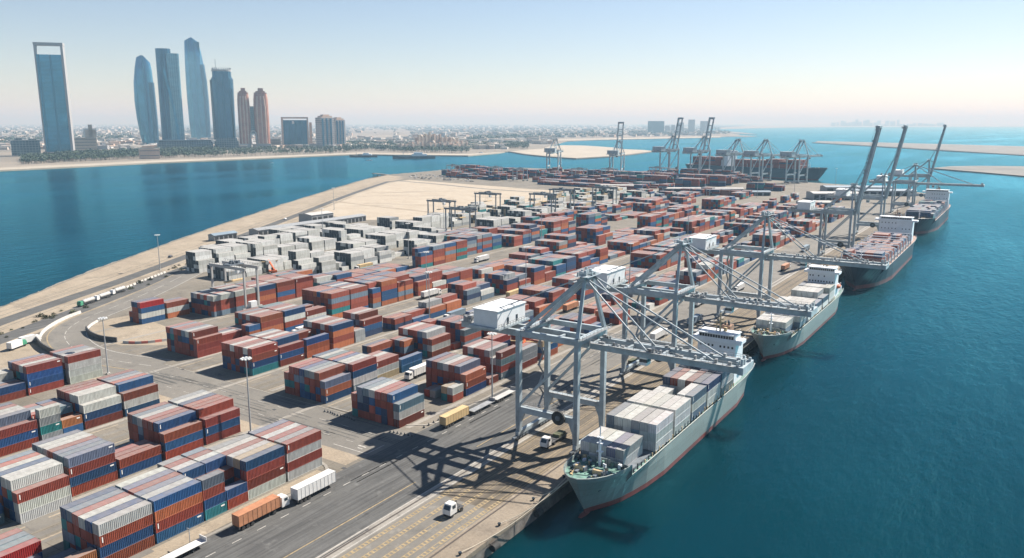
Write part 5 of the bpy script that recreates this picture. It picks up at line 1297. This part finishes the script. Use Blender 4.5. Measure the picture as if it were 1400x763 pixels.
# ------------------------------------------------------------------ barriers along the bend
jb = MB(); jb.loft([[(-1.45,-.4,0),(1.45,-.4,0),(1.45,.4,0),(-1.45,.4,0)],[(-1.45,-.32,.3),(1.45,-.32,.3),(1.45,.32,.3),(-1.45,.32,.3)],[(-1.45,-.15,1.05),(1.45,-.15,1.05),(1.45,.15,1.05),(-1.45,.15,1.05)]])
JB = [jb.mesh('concrete_barrier', M['barrier']), jb.mesh('concrete_barrier', M['barrier_r'])]
def barriers(pts, lab, step=3.0, mix=False, scale=1.0):
    P = smooth_line([tuple(G(x, y))[:2] for x, y in pts], 20); acc = 0.0; k = 0
    for a, b in zip(P, P[1:]):
        d = b - a; acc += d.length
        if acc >= step:
            acc = 0; r_ = mix and k % 2
            o = put('concrete_barrier', JB[1 if r_ else 0], None, (b.x, b.y, .05)); o.rotation_euler = (0, 0, math.atan2(d.y, d.x)); o.scale = (scale, scale, scale)
            tag(o, lab.replace('white', 'faded red') if r_ else lab, 'barrier', 'barriers along the road bend'); k += 1
barriers([(56,472),(54,464),(60,454),(74,444),(90,436),(108,429)], 'white concrete barrier on the outside of the road bend', scale=1.25)
barriers([(165,469),(185,470),(205,469),(228,466)], 'white concrete barrier by the island and the red stacks', 2.6, True)
barriers([(170,395),(200,383),(226,373)], 'white concrete barrier between service road and yard', 3.2)
barriers([(118,452),(124,446),(132,441)], 'white concrete barrier at the island nose', 2.8)
def low_wall(pts, label, h=2.0):
    P = smooth_line([tuple(G(x, y))[:2] for x, y in pts], 6); L, Rr = ribbon(P, .5, h)
    m = MB(); m.loft([[(L[i][0],L[i][1],0), L[i], Rr[i], (Rr[i][0],Rr[i][1],0)] for i in range(len(L))], closed=False)
    tag(m.build('boundary_wall', M['chassis'], fix=True), label, 'wall')  # near black all over: the wall's shadow side put into its colour
low_wall([(49,467),(58,477),(72,485),(90,492)], 'dark low wall between sand yard and the road bend', 2.6)
low_wall([(118,452),(124,459),(138,465),(160,468)], 'dark low wall round the road island', 2.2)
# small cones at the corner of the crane side block
cn = MB(); cn.tube((0,0,0),(0,0,.75),.3,8,0,.05); cn.box(-.35,.35,-.35,.35,0,.06); cme = cn.mesh('traffic_cone', M['window'])
for k in range(12): tag(put('traffic_cone', cme, None, (-188 + k*1.25, 173.8 + .35*math.sin(k), .03)), 'small dark cone in the row across the cross road', 'cone', 'cones across the cross road')
for k in range(7): tag(put('traffic_cone', cme, None, (-158 + k*1.3, 172.5 + .2*k, .03)), 'small dark cone beside the block corner by the quay road', 'cone', 'cones by the block corner')
for k in range(9): tag(put('traffic_cone', cme, None, (-151.5, 181 + k*2.4, .15)), 'small dark cone along the kerb near the tan trailer', 'cone', 'cones along the kerb')
# shrubs along the coast road
def shrub_mesh(seed):
    r_ = random.Random(seed); m = MB()
    for k in range(70):
        a = r_.uniform(0, 6.28); rad = r_.uniform(0, .9)**.7; z = r_.uniform(.1, 1.1)*(1.15-rad*.7); s = r_.uniform(.15, .3)
        c = Vector((rad*math.cos(a), rad*math.sin(a), z)); u_ = Vector((r_.uniform(-1,1), r_.uniform(-1,1), r_.uniform(-.6,.8))).normalized(); w_ = u_.cross(Vector((r_.random(), r_.random(), r_.random()))).normalized()
        m.add([c-u_*s, c+w_*s*.6, c+u_*s, c-w_*s*.6], [(0,1,2,3)])
    for k in range(4): a = k*1.6; m.tube((0,0,0),(.4*math.cos(a),.4*math.sin(a),.6),.04,4)
    return m.mesh('roadside_shrub', M['leaf2'])
SH = [shrub_mesh(k) for k in range(4)]
for k in range(46):
    f_ = cr_.random(); px = -20 + f_*440; py = 458.5 - (px)*.372 + cr_.uniform(-6, 7)
    if px > 300: py = 346 - (px-300)*.38 + cr_.uniform(-3, 4)
    o = put('roadside_shrub', SH[k % 4], None, G(px, py, .02)); s = cr_.uniform(.8, 2.2); o.scale = (s, s, s*.8); o.rotation_euler = (0, 0, cr_.uniform(0, 6))
    tag(o, 'small dusty shrub on the sand between the coast roads', 'shrub', 'shrubs on the coast sand')

# ------------------------------------------------------------------ sheds and yard buildings
def shed(label, x0, x1, y0, y1, h, roof='roofw', wall='walk', bays=0, ridge=1.5, rz=0.0, cat='shed'):
    t = thing('storage_shed', label, cat, ((x0+x1)/2, (y0+y1)/2, 0), rz, 'sheds of the port'); w, l = (x1-x0)/2, (y1-y0)/2
    m = MB(); m.box(-w, w, -l, l, 0, h); m.build('wall', M[wall], t)
    m = MB(); m.loft([[(-w-.6,-l-.6,h+.02),(0,-l-.6,h+ridge),(w+.6,-l-.6,h+.02)], [(-w-.6,l+.6,h+.02),(0,l+.6,h+ridge),(w+.6,l+.6,h+.02)]]); m.build('roof', M[roof], t, fix=True)
    bm2 = MB(); bw = (2*l/bays*.36) if bays else 1; bm2.box(-.06,.06,-bw,bw,0,h*.72); bme2 = bm2.mesh('bay_opening', M['void'])
    for k in range(bays): put('bay_opening', bme2, t, (w+.03, -l+(k+.5)*2*l/bays, .1))
    return t
shed('long grey open shed with dark loading bays beyond the white containers', -553, -541, 436, 566, 5.0, 'walk', 'walk', 26)
shed('small grey shed beside the coast sand near the long shed', -556, -548, 398, 420, 4.5, 'roofb', 'walk', 5)
shed('grey white warehouse by the coast road bend of the sand field', -585, -567, 520, 548, 8, 'roofw', 'walk', 4)
for px, py, w, l, h, rf, lab in ((960, 262.5, 10, 110, 5, 'roofw', 'long pale shed in front of the far terminal stacks'), (1010, 267, 12, 80, 5, 'roofb', 'long blue grey shed in front of the far terminal stacks'), (1140, 272, 30, 60, 8, 'roofw', 'pale roofed warehouse behind the raised boom cranes'),
                             (1170, 262, 26, 90, 7, 'roofb', 'blue roofed warehouse near the far quay point'), (1112, 283, 18, 34, 6, 'roofw', 'white warehouse at the far end of the yard'), (1205, 267, 24, 80, 7, 'roofb', 'slate roofed warehouse behind the last cranes'), (845, 258, 8, 50, 5, 'roofw', 'pale canopy beside the sand field end')):
    q = G(px, py); shed(lab, q.x-w/2, q.x+w/2, q.y-l/2, q.y+l/2, h, rf, 'walk', 8, 1.5, R(-60))

# reach stackers and yard lorries between the stacks
def reach_stacker(label, loc, rz):
    t = thing('reach_stacker', label, 'reach stacker', loc, rz, 'reach stackers in the yard')
    m = MB(); m.box(-1.5, 1.5, -3.6, 3.0, .8, 1.9); m.box(-1.5, 1.5, -4.2, -2.6, 1.2, 2.6); m.build('body', M['orange'], t)
    m = MB(); m.box(-.7, .7, -1.6, .2, 1.9, 3.9); m.build('cab', M['window'], t)
    m = MB(); m.beam((0, -3.2, 2.9), (0, 6.2, 7.6), .7, .9); m.build('boom', M['orange'], t)
    m = MB(); m.box(-6.0, 6.0, 5.9, 6.7, 6.6, 7.1); m.build('spreader', M['truck_y'], t)
    wheels(t, (-1.5, 1.5), (-2.6, 2.2), .8); return t
reach_stacker('orange reach stacker between the quayside stacks behind the first crane', (-163, 256, .03), R(20))
reach_stacker('orange reach stacker in the lane before the second rank', (-186, 300, .03), R(160))
reach_stacker('orange reach stacker near the white containers', (-398, 330, .03), R(70))
lr = random.Random(2)
for k, (x, y) in enumerate(((-186, 222), (-190, 345), (-229, 300), (-231, 355), (-268, 240), (-270, 330), (-312, 290), (-318, 360), (-358, 372), (-139, 392), (-133, 440), (-128, 520), (-136, 610), (-230, 430), (-312, 440))):
    c = ('truck_w', 'truck_o', 'roofb', 'truck_y', 'truck_w')[k % 5]; nm = {'truck_w': 'white', 'truck_o': 'orange', 'roofb': 'slate blue', 'truck_y': 'tan'}[c]
    where = ['in the lane beside the second rank', 'in the lane beside the third rank', 'in the lane beside the fourth rank', 'in the lane beside the fifth rank', 'past the third crane'][0 if x > -200 and x < -150 else 1 if -240 < x < -200 else 2 if -280 < x < -240 else 3 if x < -280 else 4]
    trailer(f'{nm} box lorry {where}, {ORD[k % 12]} lane lorry', (x, y, .03), 'box', c, 12.2, 2.6, tractor=True, rz=0 if k % 2 else math.pi, group='lorries in the yard lanes')
# ------------------------------------------------------------------ the city across the channel
M['g_teal'] = glass_mat('teal tower glass', (0.03, 0.19, 0.31), (0.045, 0.18, 0.27), 4.0, 30.0, .12, .8)
M['g_blue'] = glass_mat('blue tower glass', (0.02, 0.095, 0.17), (0.035, 0.125, 0.19), 4.0, 22.0, .12, .75)
M['g_pale'] = glass_mat('pale tower glass', (0.07, 0.24, 0.34), (0.20, 0.27, 0.31), 4.5, 7.0, metal=.6, bandw=.3)
M['copper'] = glass_mat('copper cladding', (0.30, 0.125, 0.075), (0.42, 0.20, 0.13), 7.0, 6.0, .4, .1)
M['frame_w'] = mat('pale tower frame', (0.29, 0.29, 0.29), .6)
M['stone'] = mat('pink stone', (0.50, 0.37, 0.29), .85, var=.12, vscale=.05)
M['teal_w'] = glass_mat('dark teal block glass', (0.06, 0.11, 0.14), (0.20, 0.22, 0.22), 7.0, 8.0)
M['flat_a'] = glass_mat('apartment facade', (0.22, 0.215, 0.215), (0.45, 0.40, 0.37), 7.0, 10.0, .5, 0, .35)
def site(px, py):
    q = G(px, py, 0); s = project(q)[2]/FPX; return q, math.atan2(q.y, q.x) - math.pi/2, s
def ell(cx, cy, hw, hd, z, n=20, p=2.6):
    out = []
    for i in range(n):
        a = 2*math.pi*i/n; c, s_ = math.cos(a), math.sin(a)
        out.append((cx + hw*math.copysign(abs(c)**(2/p), c), cy + hd*math.copysign(abs(s_)**(2/p), s_), z))
    return out
def slant(ring, zl, zp, zr, xp):
    xs = [q[0] for q in ring]; x0, x1 = min(xs), max(xs); out = []
    for x, y, z in ring:
        f = (x-x0)/(x1-x0); out.append((x, y, zl+(zp-zl)*f/xp if f < xp else zp+(zr-zp)*(f-xp)/(1-xp)))
    return out
def rectring(x0, x1, y0, y1, z): return [(x0,y0,z),(x1,y0,z),(x1,y1,z),(x0,y1,z)]
# frame tower
q, rz, s = site(83, 212); t = thing('frame_tower', 'tall slab tower of blue glass in a pale frame open at the top', 'tower', q, rz + R(-12), 'towers on the far shore')
w = 17*s; h = 158*s; d = 8*s
m = MB(); m.box(-w*.90, w*.84, -d*.6, d*.6, 0, h*.905); m.build('glass_slab', M['g_teal'], t)
for x0, x1, lab in ((-w, -w*.91, 0), (w*.85, w*1.02, 1)): m = MB(); m.box(x0, x1, -d*.75, d*.75, 0, h*.985); m.build('side_frame', M['frame_w'], t)
m = MB(); m.box(-w*1.02, w*1.04, -d*.78, d*.78, h*.985, h*1.01); m.build('top_frame', M['frame_w'], t)
m = MB(); m.box(-w*1.1, w*1.1, -d*1.3, -d*.8, 0, 5*s); m.build('podium', M['flat_a'], t)
# curved glass towers
q, rz, s = site(204, 199); t = thing('curved_tower', 'slim curved teal glass tower, first of the three curved ones', 'tower', q, rz, 'towers on the far shore')
H_ = 125*s; prof = [(0,2.2,10.0),(.12,1.2,11.2),(.3,.1,12.5),(.5,-.6,12.9),(.7,-.3,12.2),(.84,.6,10.6)]
m = MB(); m.loft([ell(c*s, 0, w_*s, 9*s, f*H_) for f, c, w_ in prof] + [slant(ell(1.6*s, 0, 8.4*s, 6*s, 0), H_*.97, H_*1.005, H_*.915, .42)]); m.build('glass_shaft', M['g_teal'], t)
m = MB(); m.loft([ell((c+w_*.78)*s, -3*s, w_*.3*s, 8*s, f*H_) for f, c, w_ in prof[:-1]]); m.build('dark_fin', M['g_blue'], t)
q, rz, s = site(240, 205); t = thing('paired_tower', 'middle curved tower of two joined shafts with a sweeping dark edge', 'tower', q, rz, 'towers on the far shore')
m = MB(); m.loft([ell((-5.5-.3*f)*s, 8*s, (10.5-1.0*f)*s, 8*s, f*140*s) for f in (0,.3,.6,.85,.95,1)]); m.build('rear_shaft', M['g_blue'], t)
m = MB(); m.loft([ell((5.5-1.2*(1-f))*s, -2*s, (8.6-.6*f)*s, 6*s, f*133*s, p=5) for f in (0,.3,.6,.9,1)]); m.build('front_shaft', M['g_pale'], t)
m = MB(); m.box(-1.5*s, 13*s, -7*s, 3*s, 121*s, 132*s); m.build('crown_screen', M['g_blue'], t)
pts_ = [(-6.5,112),(-4,95),(0,72),(3.5,45),(5,20),(5,0)]
m = MB(); m.loft([[(x*s-1.6*s, -9.5*s, z*s), (x*s+1.6*s, -9.5*s, z*s), (x*s+1.6*s, -3*s, z*s), (x*s-1.6*s, -3*s, z*s)] for x, z in pts_]); m.build('curved_edge', M['g_teal'], t)
q, rz, s = site(274, 191.5); t = thing('curved_tower', 'tallest curved teal glass tower with a pointed crown', 'tower', q, rz, 'towers on the far shore')
H_ = 141*s; prof = [(0,.6,12.2),(.2,.4,13.0),(.4,.3,13.3),(.58,.1,12.9),(.74,-.5,11.8),(.86,-1.3,10.4)]
m = MB(); m.loft([ell(c*s, 0, w_*s, 9*s, f*H_) for f, c, w_ in prof] + [slant(ell(-2.4*s, 0, 8.6*s, 6*s, 0), H_*.965, H_*1.0, H_*.955, .5)]); m.build('glass_shaft', M['g_teal'], t)
m = MB(); m.loft([ell((c+w_*.8)*s, -2*s, w_*.28*s, 8.5*s, f*H_*1.0) for f, c, w_ in prof[:-1]]); m.build('dark_fin', M['g_blue'], t)
m = MB(); m.box(1.5*s, 7.4*s, -7*s, -3*s, H_*.80, H_*.955); m.build('crown_fin', M['g_blue'], t)
q, rz, s = site(252, 205.5); t = thing('podium_building', 'low dark glass podium linking the curved towers', 'building', q, rz)
m = MB(); m.loft([ell(2*s, 6*s, 36*s, 12*s, 0), ell(2*s, 6*s, 36*s, 12*s, 9*s), ell(2*s, 6*s, 33*s, 10*s, 13*s)]); m.build('wall', M['teal_w'], t)
m = MB(); m.loft([ell(2*s, 6*s, 37*s, 12.5*s, 13*s), ell(2*s, 6*s, 37*s, 12.5*s, 14*s)]); m.build('roof', M['roofb'], t)
# round tower with antenna
q, rz, s = site(310, 204); t = thing('round_tower', 'blue glass tower with rounded front, ringed crown and thin antenna', 'tower', q, rz, 'towers on the far shore')
m = MB(); m.loft([ell(0, 0, w_*s, 11*s, f*s, p=3) for f, w_ in ((16,13.2),(40,13.4),(60,13.8),(80,14.2),(97,14.4),(100,12.4),(108,12.2))]); m.build('glass_shaft', M['g_blue'], t)
m = MB(); m.box(-15.5*s, -12*s, -5*s, 6*s, 14*s, 96*s); m.build('side_shaft', M['teal_w'], t)
cr2 = MB(); cr2.loft([ell(0,0,12.6*s,11.2*s,107.5*s,p=3), ell(0,0,12.6*s,11.2*s,110*s,p=3)])
for k in range(24): a = math.pi*2*k/24; cr2.cbox((11.6*s*math.cos(a), 10.2*s*math.sin(a), 111.3*s), (1.0*s, 1.0*s, 2.6*s))
cr2.build('crown_posts', M['frame_w'], t)
m = MB(); m.tube((-7*s,0,108*s),(-7*s,0,124*s),.35*s,5); m.build('antenna', M['pole'], t)
m = MB(); m.box(-15*s, 16*s, -12*s, 12*s, 0, 12*s); m.box(-13*s, 14*s, -11*s, 10*s, 12*s, 16*s); m.build('podium', M['teal_w'], t)
# copper twin towers with an arch
q, rz, s = site(349.5, 204); t = thing('twin_tower', 'pair of copper coloured towers joined over a tall arch', 'tower', q, rz, 'towers on the far shore')
for sx, x0, x1 in ((-1, -20, -4.2), (1, 0.5, 20)):
    c = (x0+x1)/2*s; hw_ = (x1-x0)/2*s; H_ = 84*s
    m = MB(); m.loft([ell(c, 0, hw_*.98, 8*s, 8*s, p=3.5), ell(c, 0, hw_, 8*s, 40*s, p=3.5), ell(c, 0, hw_*.98, 8*s, 62*s, p=3.5), ell(c, 0, hw_*.95, 7*s, 70*s, p=4), ell(c+sx*0, 0, hw_*.86, 6*s, 77*s, p=4)]); sh = m.build('shaft', M['copper'], t)
    m = MB()
    for k in (-.55, 0.0, .5): m.loft([ell(c+k*hw_, -7.0*s, .95*s, 1.3*s, 8*s, 8), ell(c+k*hw_*1.02, -7.4*s, 1.0*s, 1.4*s, 58*s, 8), ell(c+k*hw_*.8, -6*s, .7*s, 1*s, 74*s, 8)])
    m.build('rib', M['stone'], sh)
    m = MB(); m.box(c-hw_*.62, c+hw_*.62, -4*s, 4*s, 77*s, 81*s); m.box(c-hw_*.3, c+hw_*.42, -3*s, 3*s, 81*s, 85*s); m.box(c-hw_*.85, c-hw_*.6, -2*s, 2*s, 74*s, 79*s); m.box(c+hw_*.6, c+hw_*.85, -2*s, 2*s, 74*s, 79*s); m.build('crown', M['copper'], sh)
m = MB(); m.box(-4.2*s, .6*s, 0, 6*s, 22*s, 60*s); m.build('link_shaft', M['teal_w'], t)
m = MB()
arc = [(-5.4+.0, 0)] + [(-1.6-3.9*math.cos(a), 19+7*math.sin(a)) for a in [math.pi*k/10 for k in range(11)]] + [(2.3, 0)]
for (xa, za_), (xb, zb_) in zip(arc, arc[1:]): m.beam((xa*s, -8*s, za_*s), (xb*s, -8*s, zb_*s), 1.4*s, 1.4*s)
m.build('arch', M['frame_w'], t)
m = MB()
for k in range(11): x = (-20+k*4)*s; (abs(x+1.6*s) > 4.5*s) and m.box(x-.7*s, x+.7*s, -8.5*s, -7.4*s, 0, 8*s)
m.box(-20.5*s, -5.5*s, -7.2*s, 8*s, 0, 8*s); m.box(2.4*s, 20.5*s, -7.2*s, 8*s, 0, 8*s); m.build('base_colonnade', M['frame_w'], t)
# framed block, apartment slabs, low blocks
q, rz, s = site(405, 202); t = thing('framed_block', 'broad glass office block in a pale rectangular frame', 'building', q, rz, 'buildings on the far shore')
m = MB(); m.box(-15.5*s, 15.5*s, -6*s, 6*s, 0, 37*s); m.build('glass_front', M['g_blue'], t)
m = MB(); m.box(-18*s, -15.5*s, -7*s, 7*s, 0, 39*s); m.box(15.5*s, 17.5*s, -7*s, 7*s, 0, 39*s); m.box(-18*s, 17.5*s, -7*s, 7*s, 39*s, 41*s); m.build('frame', M['stone'], t)
m = MB(); m.box(18.5*s, 22*s, -3*s, 5*s, 0, 34*s); m.build('side_slab', M['stone'], t)
m = MB(); m.box(-4*s, -1*s, -6.3*s, -6.02*s, 32*s, 35.5*s); m.build('sign_panel', M['mark'], t)
for px, py, w_, h_, lab in ((445.5, 202.5, 10.2, 44, 'taller grey pink apartment slab with glass stripes'), (463, 201, 7.4, 39, 'shorter grey pink apartment slab next to the taller one')):
    q, rz, s = site(px, py); t = thing('apartment_slab', lab, 'building', q, rz + R(30), 'buildings on the far shore')
    m = MB(); m.box(-w_*s, w_*s, -7*s, 7*s, 0, h_*s*.93); m.build('wall', M['flat_a'], t)
    for k in (-.72, -.1, .5): m = MB(); m.box((k-.13)*w_*s, (k+.13)*w_*s, -7.6*s, -7.02*s, 0, h_*s*.9); m.build('glass_strip', M['g_blue'], t)
    m = MB(); m.box(-w_*s*.7, w_*s*.8, -6*s, 6*s, h_*s*.93, h_*s*.98); m.box(-w_*s*.4, w_*s*.5, -4*s, 4*s, h_*s*.98, h_*s*1.02); m.build('roof_storey', M['stone'], t)
def block(label, px, py, w_, h_, wm, dpt=6, steps=(), name='city_block', rot=0.0, grp='buildings on the far shore', win=True):
    q, rz, s = site(px, py); t = thing(name, label, 'building', q, rz + rot, grp)
    m = MB(); m.box(-w_/2*s, w_/2*s, -dpt*s, dpt*s, 0, h_*s); m.build('wall', M[wm], t)
    m = MB(); m.box(-w_/2*s-.8, w_/2*s+.8, -dpt*s-.8, dpt*s+.8, h_*s, h_*s+1.2); m.build('roof', M['roofw'], t)
    for x0, x1, z1 in steps: m = MB(); m.box(x0*s, x1*s, -dpt*.8*s, dpt*.6*s, h_*s+1.2, z1*s); m.build('upper_storeys', M[wm], t)
    if win:
        bandm = MB(); bandm.box(-w_/2*s*.92, w_/2*s*.92, -.5, .3, -.9, .9); bm3 = bandm.mesh('window_band', M['teal_w']); n = max(2, int(h_*s/9))
        for k in range(n): put('window_band', bm3, t, (0, -dpt*s-.1, (k+.6)*h_*s/n))
    return t
block('low dark teal glass block beside the frame tower', 36.5, 212, 34, 20, 'teal_w', 7, ((-12,-3,23),(4,13,22)), win=False)
block('cream stepped hotel next to the frame tower', 117, 209, 30, 20, 'wall_c', 7, ((2,15,31),(6,11,38)))
block('pinkish villa block standing in the trees at the beach', 205, 216.5, 26, 13, 'stone', 5, ((-9,6,17),))
block('cream block behind the copper towers', 377, 202, 14, 12, 'wall_c', 5)
block('white low rise between framed block and slabs', 428, 203, 10, 6, 'frame_w', 4)
block('cream low rise at the foot of the round tower', 334, 206, 9, 7, 'wall_c', 4)
block('white stepped block beyond the frame tower', 124, 190, 16, 14, 'frame_w', 5)
block('hazy blue office block on the far bay', 896.5, 182.5, 22, 16.5, 'teal_w', 5, win=False)
for px, w_, h_ in ((912, 6, 9), (920, 5, 10), (930, 9, 13), (945, 9, 17), (962, 10, 15), (914, 4, 7)): block('faint hazy tower on the far bay behind the raised booms', px, 181, w_, h_, 'flat_a', 3, grp='faint towers on the far bay', win=False)
hr = random.Random(8)
for k in range(34):
    px = 1140 + k*4.6 + hr.uniform(-1.5, 1.5); block('very faint grey block on the hazy horizon', px, 172.6, hr.uniform(3, 6), hr.uniform(4, 9) * (1 if px < 1205 or px > 1212 else .4) * (1 if px < 1230 else .55), 'flat_a', 2, name='distant_block', grp='faint blocks on the horizon', win=False)
for k in range(46):
    px = hr.uniform(-5, 690); py = hr.uniform(180, 203)
    if 430 < px < 560 and py < 190: py += 10
    block('pale low block in the hazy town behind the shore', px, py, hr.uniform(5, 13), hr.uniform(3, 7)*(1 if px > 180 else .7), hr.choice(('wall_c', 'frame_w', 'frame_w', 'stone')), hr.uniform(2, 4), rot=hr.uniform(-.5, .5), grp='low blocks of the hazy town', win=False)
# palace complex among the trees
q, rz, s = site(598, 204); t = thing('palace', 'sprawling cream and pink palace hotel with domes among palms', 'palace', q, rz + R(38))
for k, (x, y, w_, h_) in enumerate(((-26,10,20,12),(-14,14,16,20),(0,16,18,24),(10,12,14,21),(22,8,18,19),(34,4,16,15),(44,0,22,11),(-36,0,14,8),(16,-4,22,10),(-4,0,20,10),(30,-8,20,8),(-44,12,18,9))):
    m = MB(); m.box((x-w_/2)*s, (x+w_/2)*s, y*s, (y+8)*s, 0, h_*s*.8); wg = m.build('wing', M['stone'] if k % 3 else M['wall_c'], t)
    m = MB()
    for j in range(3): xx = (x-w_/2+2+j*(w_-4)/2)*s; m.box(xx-1.2*s, xx+1.2*s, (y-.6)*s, (y+2)*s, 0, h_*s*(.86+.1*((j+k) % 2)))
    m.build('turret', M['wall_c'] if k % 3 else M['stone'], wg)
    if k % 4 == 1:
        m = MB(); m.loft([[(x*s+3*s*math.cos(a)*c, (y+4)*s+3*s*math.sin(a)*c, h_*s*.8+zz*s) for a in [math.pi*2*i/10 for i in range(10)]] for c, zz in ((1,0),(.92,1.5),(.6,3),(.1,4))]); m.build('dome', M['wall_c'], wg, True)

for o in [o for o in SC.objects if o.get('group') == 'towers on the far shore']: o.scale = (1, 1, .925 if o.name.startswith('frame') else .955)
# the rest of the far town: far too many small houses to tell apart
m = MB(); m.c = []; hr = random.Random(21)
def house(px, py, w_, h_, col):
    q, rz, s = site(px, py); a = rz + hr.uniform(-.7, .7); ca, sa = math.cos(a), math.sin(a); d_ = w_*hr.uniform(.5, 1.1)
    vs = [(q.x+x*ca-y*sa, q.y+x*sa+y*ca, z-1) for z in (0, h_) for x, y in ((-w_/2,-d_/2),(w_/2,-d_/2),(w_/2,d_/2),(-w_/2,d_/2))]
    m.add(vs, [(4,5,6,7),(0,1,5,4),(1,2,6,5),(2,3,7,6),(3,0,4,7)]); m.c += [(*col, 1)]*5
HC = [(.52,.49,.44),(.44,.39,.33),(.55,.54,.50),(.36,.32,.27),(.40,.30,.235),(.28,.28,.28)]
def inland(px, py):
    if px < 690: return py < 205 - (px/690)*2.5 or (px > 480 and py < 204)
    if px < 760: return py < 197
    return py < 188 - (px-760)*.012
for k in range(5200):
    px = hr.uniform(-60, 985); py = 171.5 + 33*hr.random()**1.5
    if not inland(px, py): continue
    if 480 < px < 560 and 178 < py < 190 and hr.random() < .9: continue
    dist = 94/(max(1.0, py-168)/FPX)
    house(px, py, hr.uniform(10, 34)*(1+dist/9000), hr.uniform(4, 13)*(1+dist/12000), hr.choice(HC))
tag(m.build('hazy_town', M['town']), 'countless small pale houses of the town fading into haze', kind='stuff')

# trees and palms of the shore
def tree_mass(name, label, spots, rad, leafs):
    m = MB(); hr2 = random.Random(len(spots))
    for (q, r_) in spots:
        hgt = r_*hr2.uniform(.9, 1.5)
        m.tube((q.x,q.y,-1),(q.x,q.y,hgt*.8),r_*.07,3,1,caps=False)
        for k in range(leafs):
            a = hr2.uniform(0, 6.28); e = hr2.uniform(-.5, 1.0); rr_ = r_*hr2.uniform(.35, 1.0)
            c = Vector((q.x + rr_*math.cos(a)*math.cos(e*.9), q.y + rr_*math.sin(a)*math.cos(e*.9), hgt + rr_*.75*math.sin(e)))
            s_ = r_*hr2.uniform(.22, .42); u_ = Vector((hr2.uniform(-1,1), hr2.uniform(-1,1), hr2.uniform(-.7,.7))).normalized(); w_ = u_.cross(Vector((hr2.random()-.5, hr2.random()-.5, hr2.random()+.2))).normalized()
            m.add([c-u_*s_, c-w_*s_*.8, c+u_*s_, c+w_*s_*.8], [(0,1,2,3)], 0)
    return tag(m.build(name, [M['leaf'], M['bark']]), label, kind='stuff')
hr = random.Random(33); sp = []
def strip_trees(pts, dy0, dy1, n, r0, r1):
    for k in range(n):
        f = hr.random()*(len(pts)-1); i = int(f); f -= i; px = pts[i][0]*(1-f)+pts[i+1][0]*f; py = pts[i][1]*(1-f)+pts[i+1][1]*f + hr.uniform(dy0, dy1)
        sp.append((G(px, py, -1), hr.uniform(r0, r1)))
strip_trees([(30,223),(100,219),(200,215),(300,212.5),(480,208)], -6.5, 2.2, 1500, 5, 8)
strip_trees([(90,216),(200,211.5),(300,209)], -4.0, 1.5, 500, 6, 9)
strip_trees([(470,204),(520,203),(560,206),(640,207)], -7, 3.0, 900, 5, 9)
strip_trees([(640,201),(690,200),(722,201)], -3.5, 3.5, 360, 5, 9)
strip_trees([(470,197),(560,197),(640,196)], -3, 3, 260, 5, 9)
strip_trees([(640,193),(720,190),(850,186),(1000,184.5)], -4, 1.0, 360, 8, 14)
strip_trees([(0,196),(60,193),(120,191),(180,190)], -4, 3, 260, 7, 13)
strip_trees([(0,182),(300,182),(700,178),(900,178)], -4, 6, 200, 10, 20)
tree_mass('shore_woods', 'dark green trees and palms massed along the far shore', sp, 0, 16)

# boats in the channel
def boat(label, px, py, Lpx, hm, rot=0.0, sup=.4, name='small_ship', big=True):
    q = G(px, py, WZ); s = project(q)[2]/FPX; _, rz, _ = site(px, py); L_ = Lpx*s; B_ = L_*.17
    t = thing(name, label, 'boat', q, rz + rot, 'boats in the channel')
    st_ = [(0,.05,1.35),(.08,.5,1.15),(.2,.9,1.0),(.7,1,.95),(.95,.85,1.0),(1,.75,1.02)]
    m = MB(); m.loft([[((f-.5)*L_,-B_/2*w_*.7,-.8),((f-.5)*L_,-B_/2*w_,L_*.055*z),((f-.5)*L_,B_/2*w_,L_*.055*z),((f-.5)*L_,B_/2*w_*.7,-.8)] for f, w_, z in st_]); m.build('hull', M[hm], t, fix=True)
    m = MB(); m.box(-.05*L_, .30*L_, -B_*.36, B_*.36, L_*.05, L_*.1); m.box(0, .2*L_, -B_*.3, B_*.3, L_*.1, L_*.14); m.build('deckhouse', M['ship_w'], t)
    m = MB(); m.tube((.06*L_,0,L_*.14),(.06*L_,0,L_*.22),L_*.006,5); m.tube((-.25*L_,0,L_*.05),(-.25*L_,0,L_*.15),L_*.006,5); m.build('mast', M['pole'], t)
    return t
boat('dark hulled ship with white deckhouses anchored off the palm shore', 566, 216.5, 58, 'hull_teal', 0.05)
boat('dark barge with clutter lying at the palm shore', 497, 214.5, 38, 'hull_dark', -.12)
boat('tiny white launch below the dark barge', 505, 219.5, 9, 'ship_w')
boat('green hulled workboat off the sandy point', 656, 210.5, 18, 'hull_teal', .15)
boat('tiny launch near the far shore pines', 372, 223, 5, 'ship_w')

# ------------------------------------------------------------------ hazy air over the gulf
hz = bpy.data.materials.new('hazy air'); hz.use_nodes = True; nt = hz.node_tree; nt.nodes.remove(nt.nodes['Principled BSDF'])
pv = nt.nodes.new('ShaderNodeVolumePrincipled'); pv.inputs['Color'].default_value = HAZE_COL; pv.inputs['Absorption Color'].default_value = (0.58, 0.40, 0.25, 1); pv.inputs['Density'].default_value = HAZE_D; pv.inputs['Anisotropy'].default_value = HAZE_G
nt.links.new(pv.outputs['Volume'], nt.nodes['Material Output'].inputs['Volume'])
m = MB(); m.box(-62000, 62000, -7000, 62000, -11, 420); tag(m.build('haze', hz), kind='stuff')
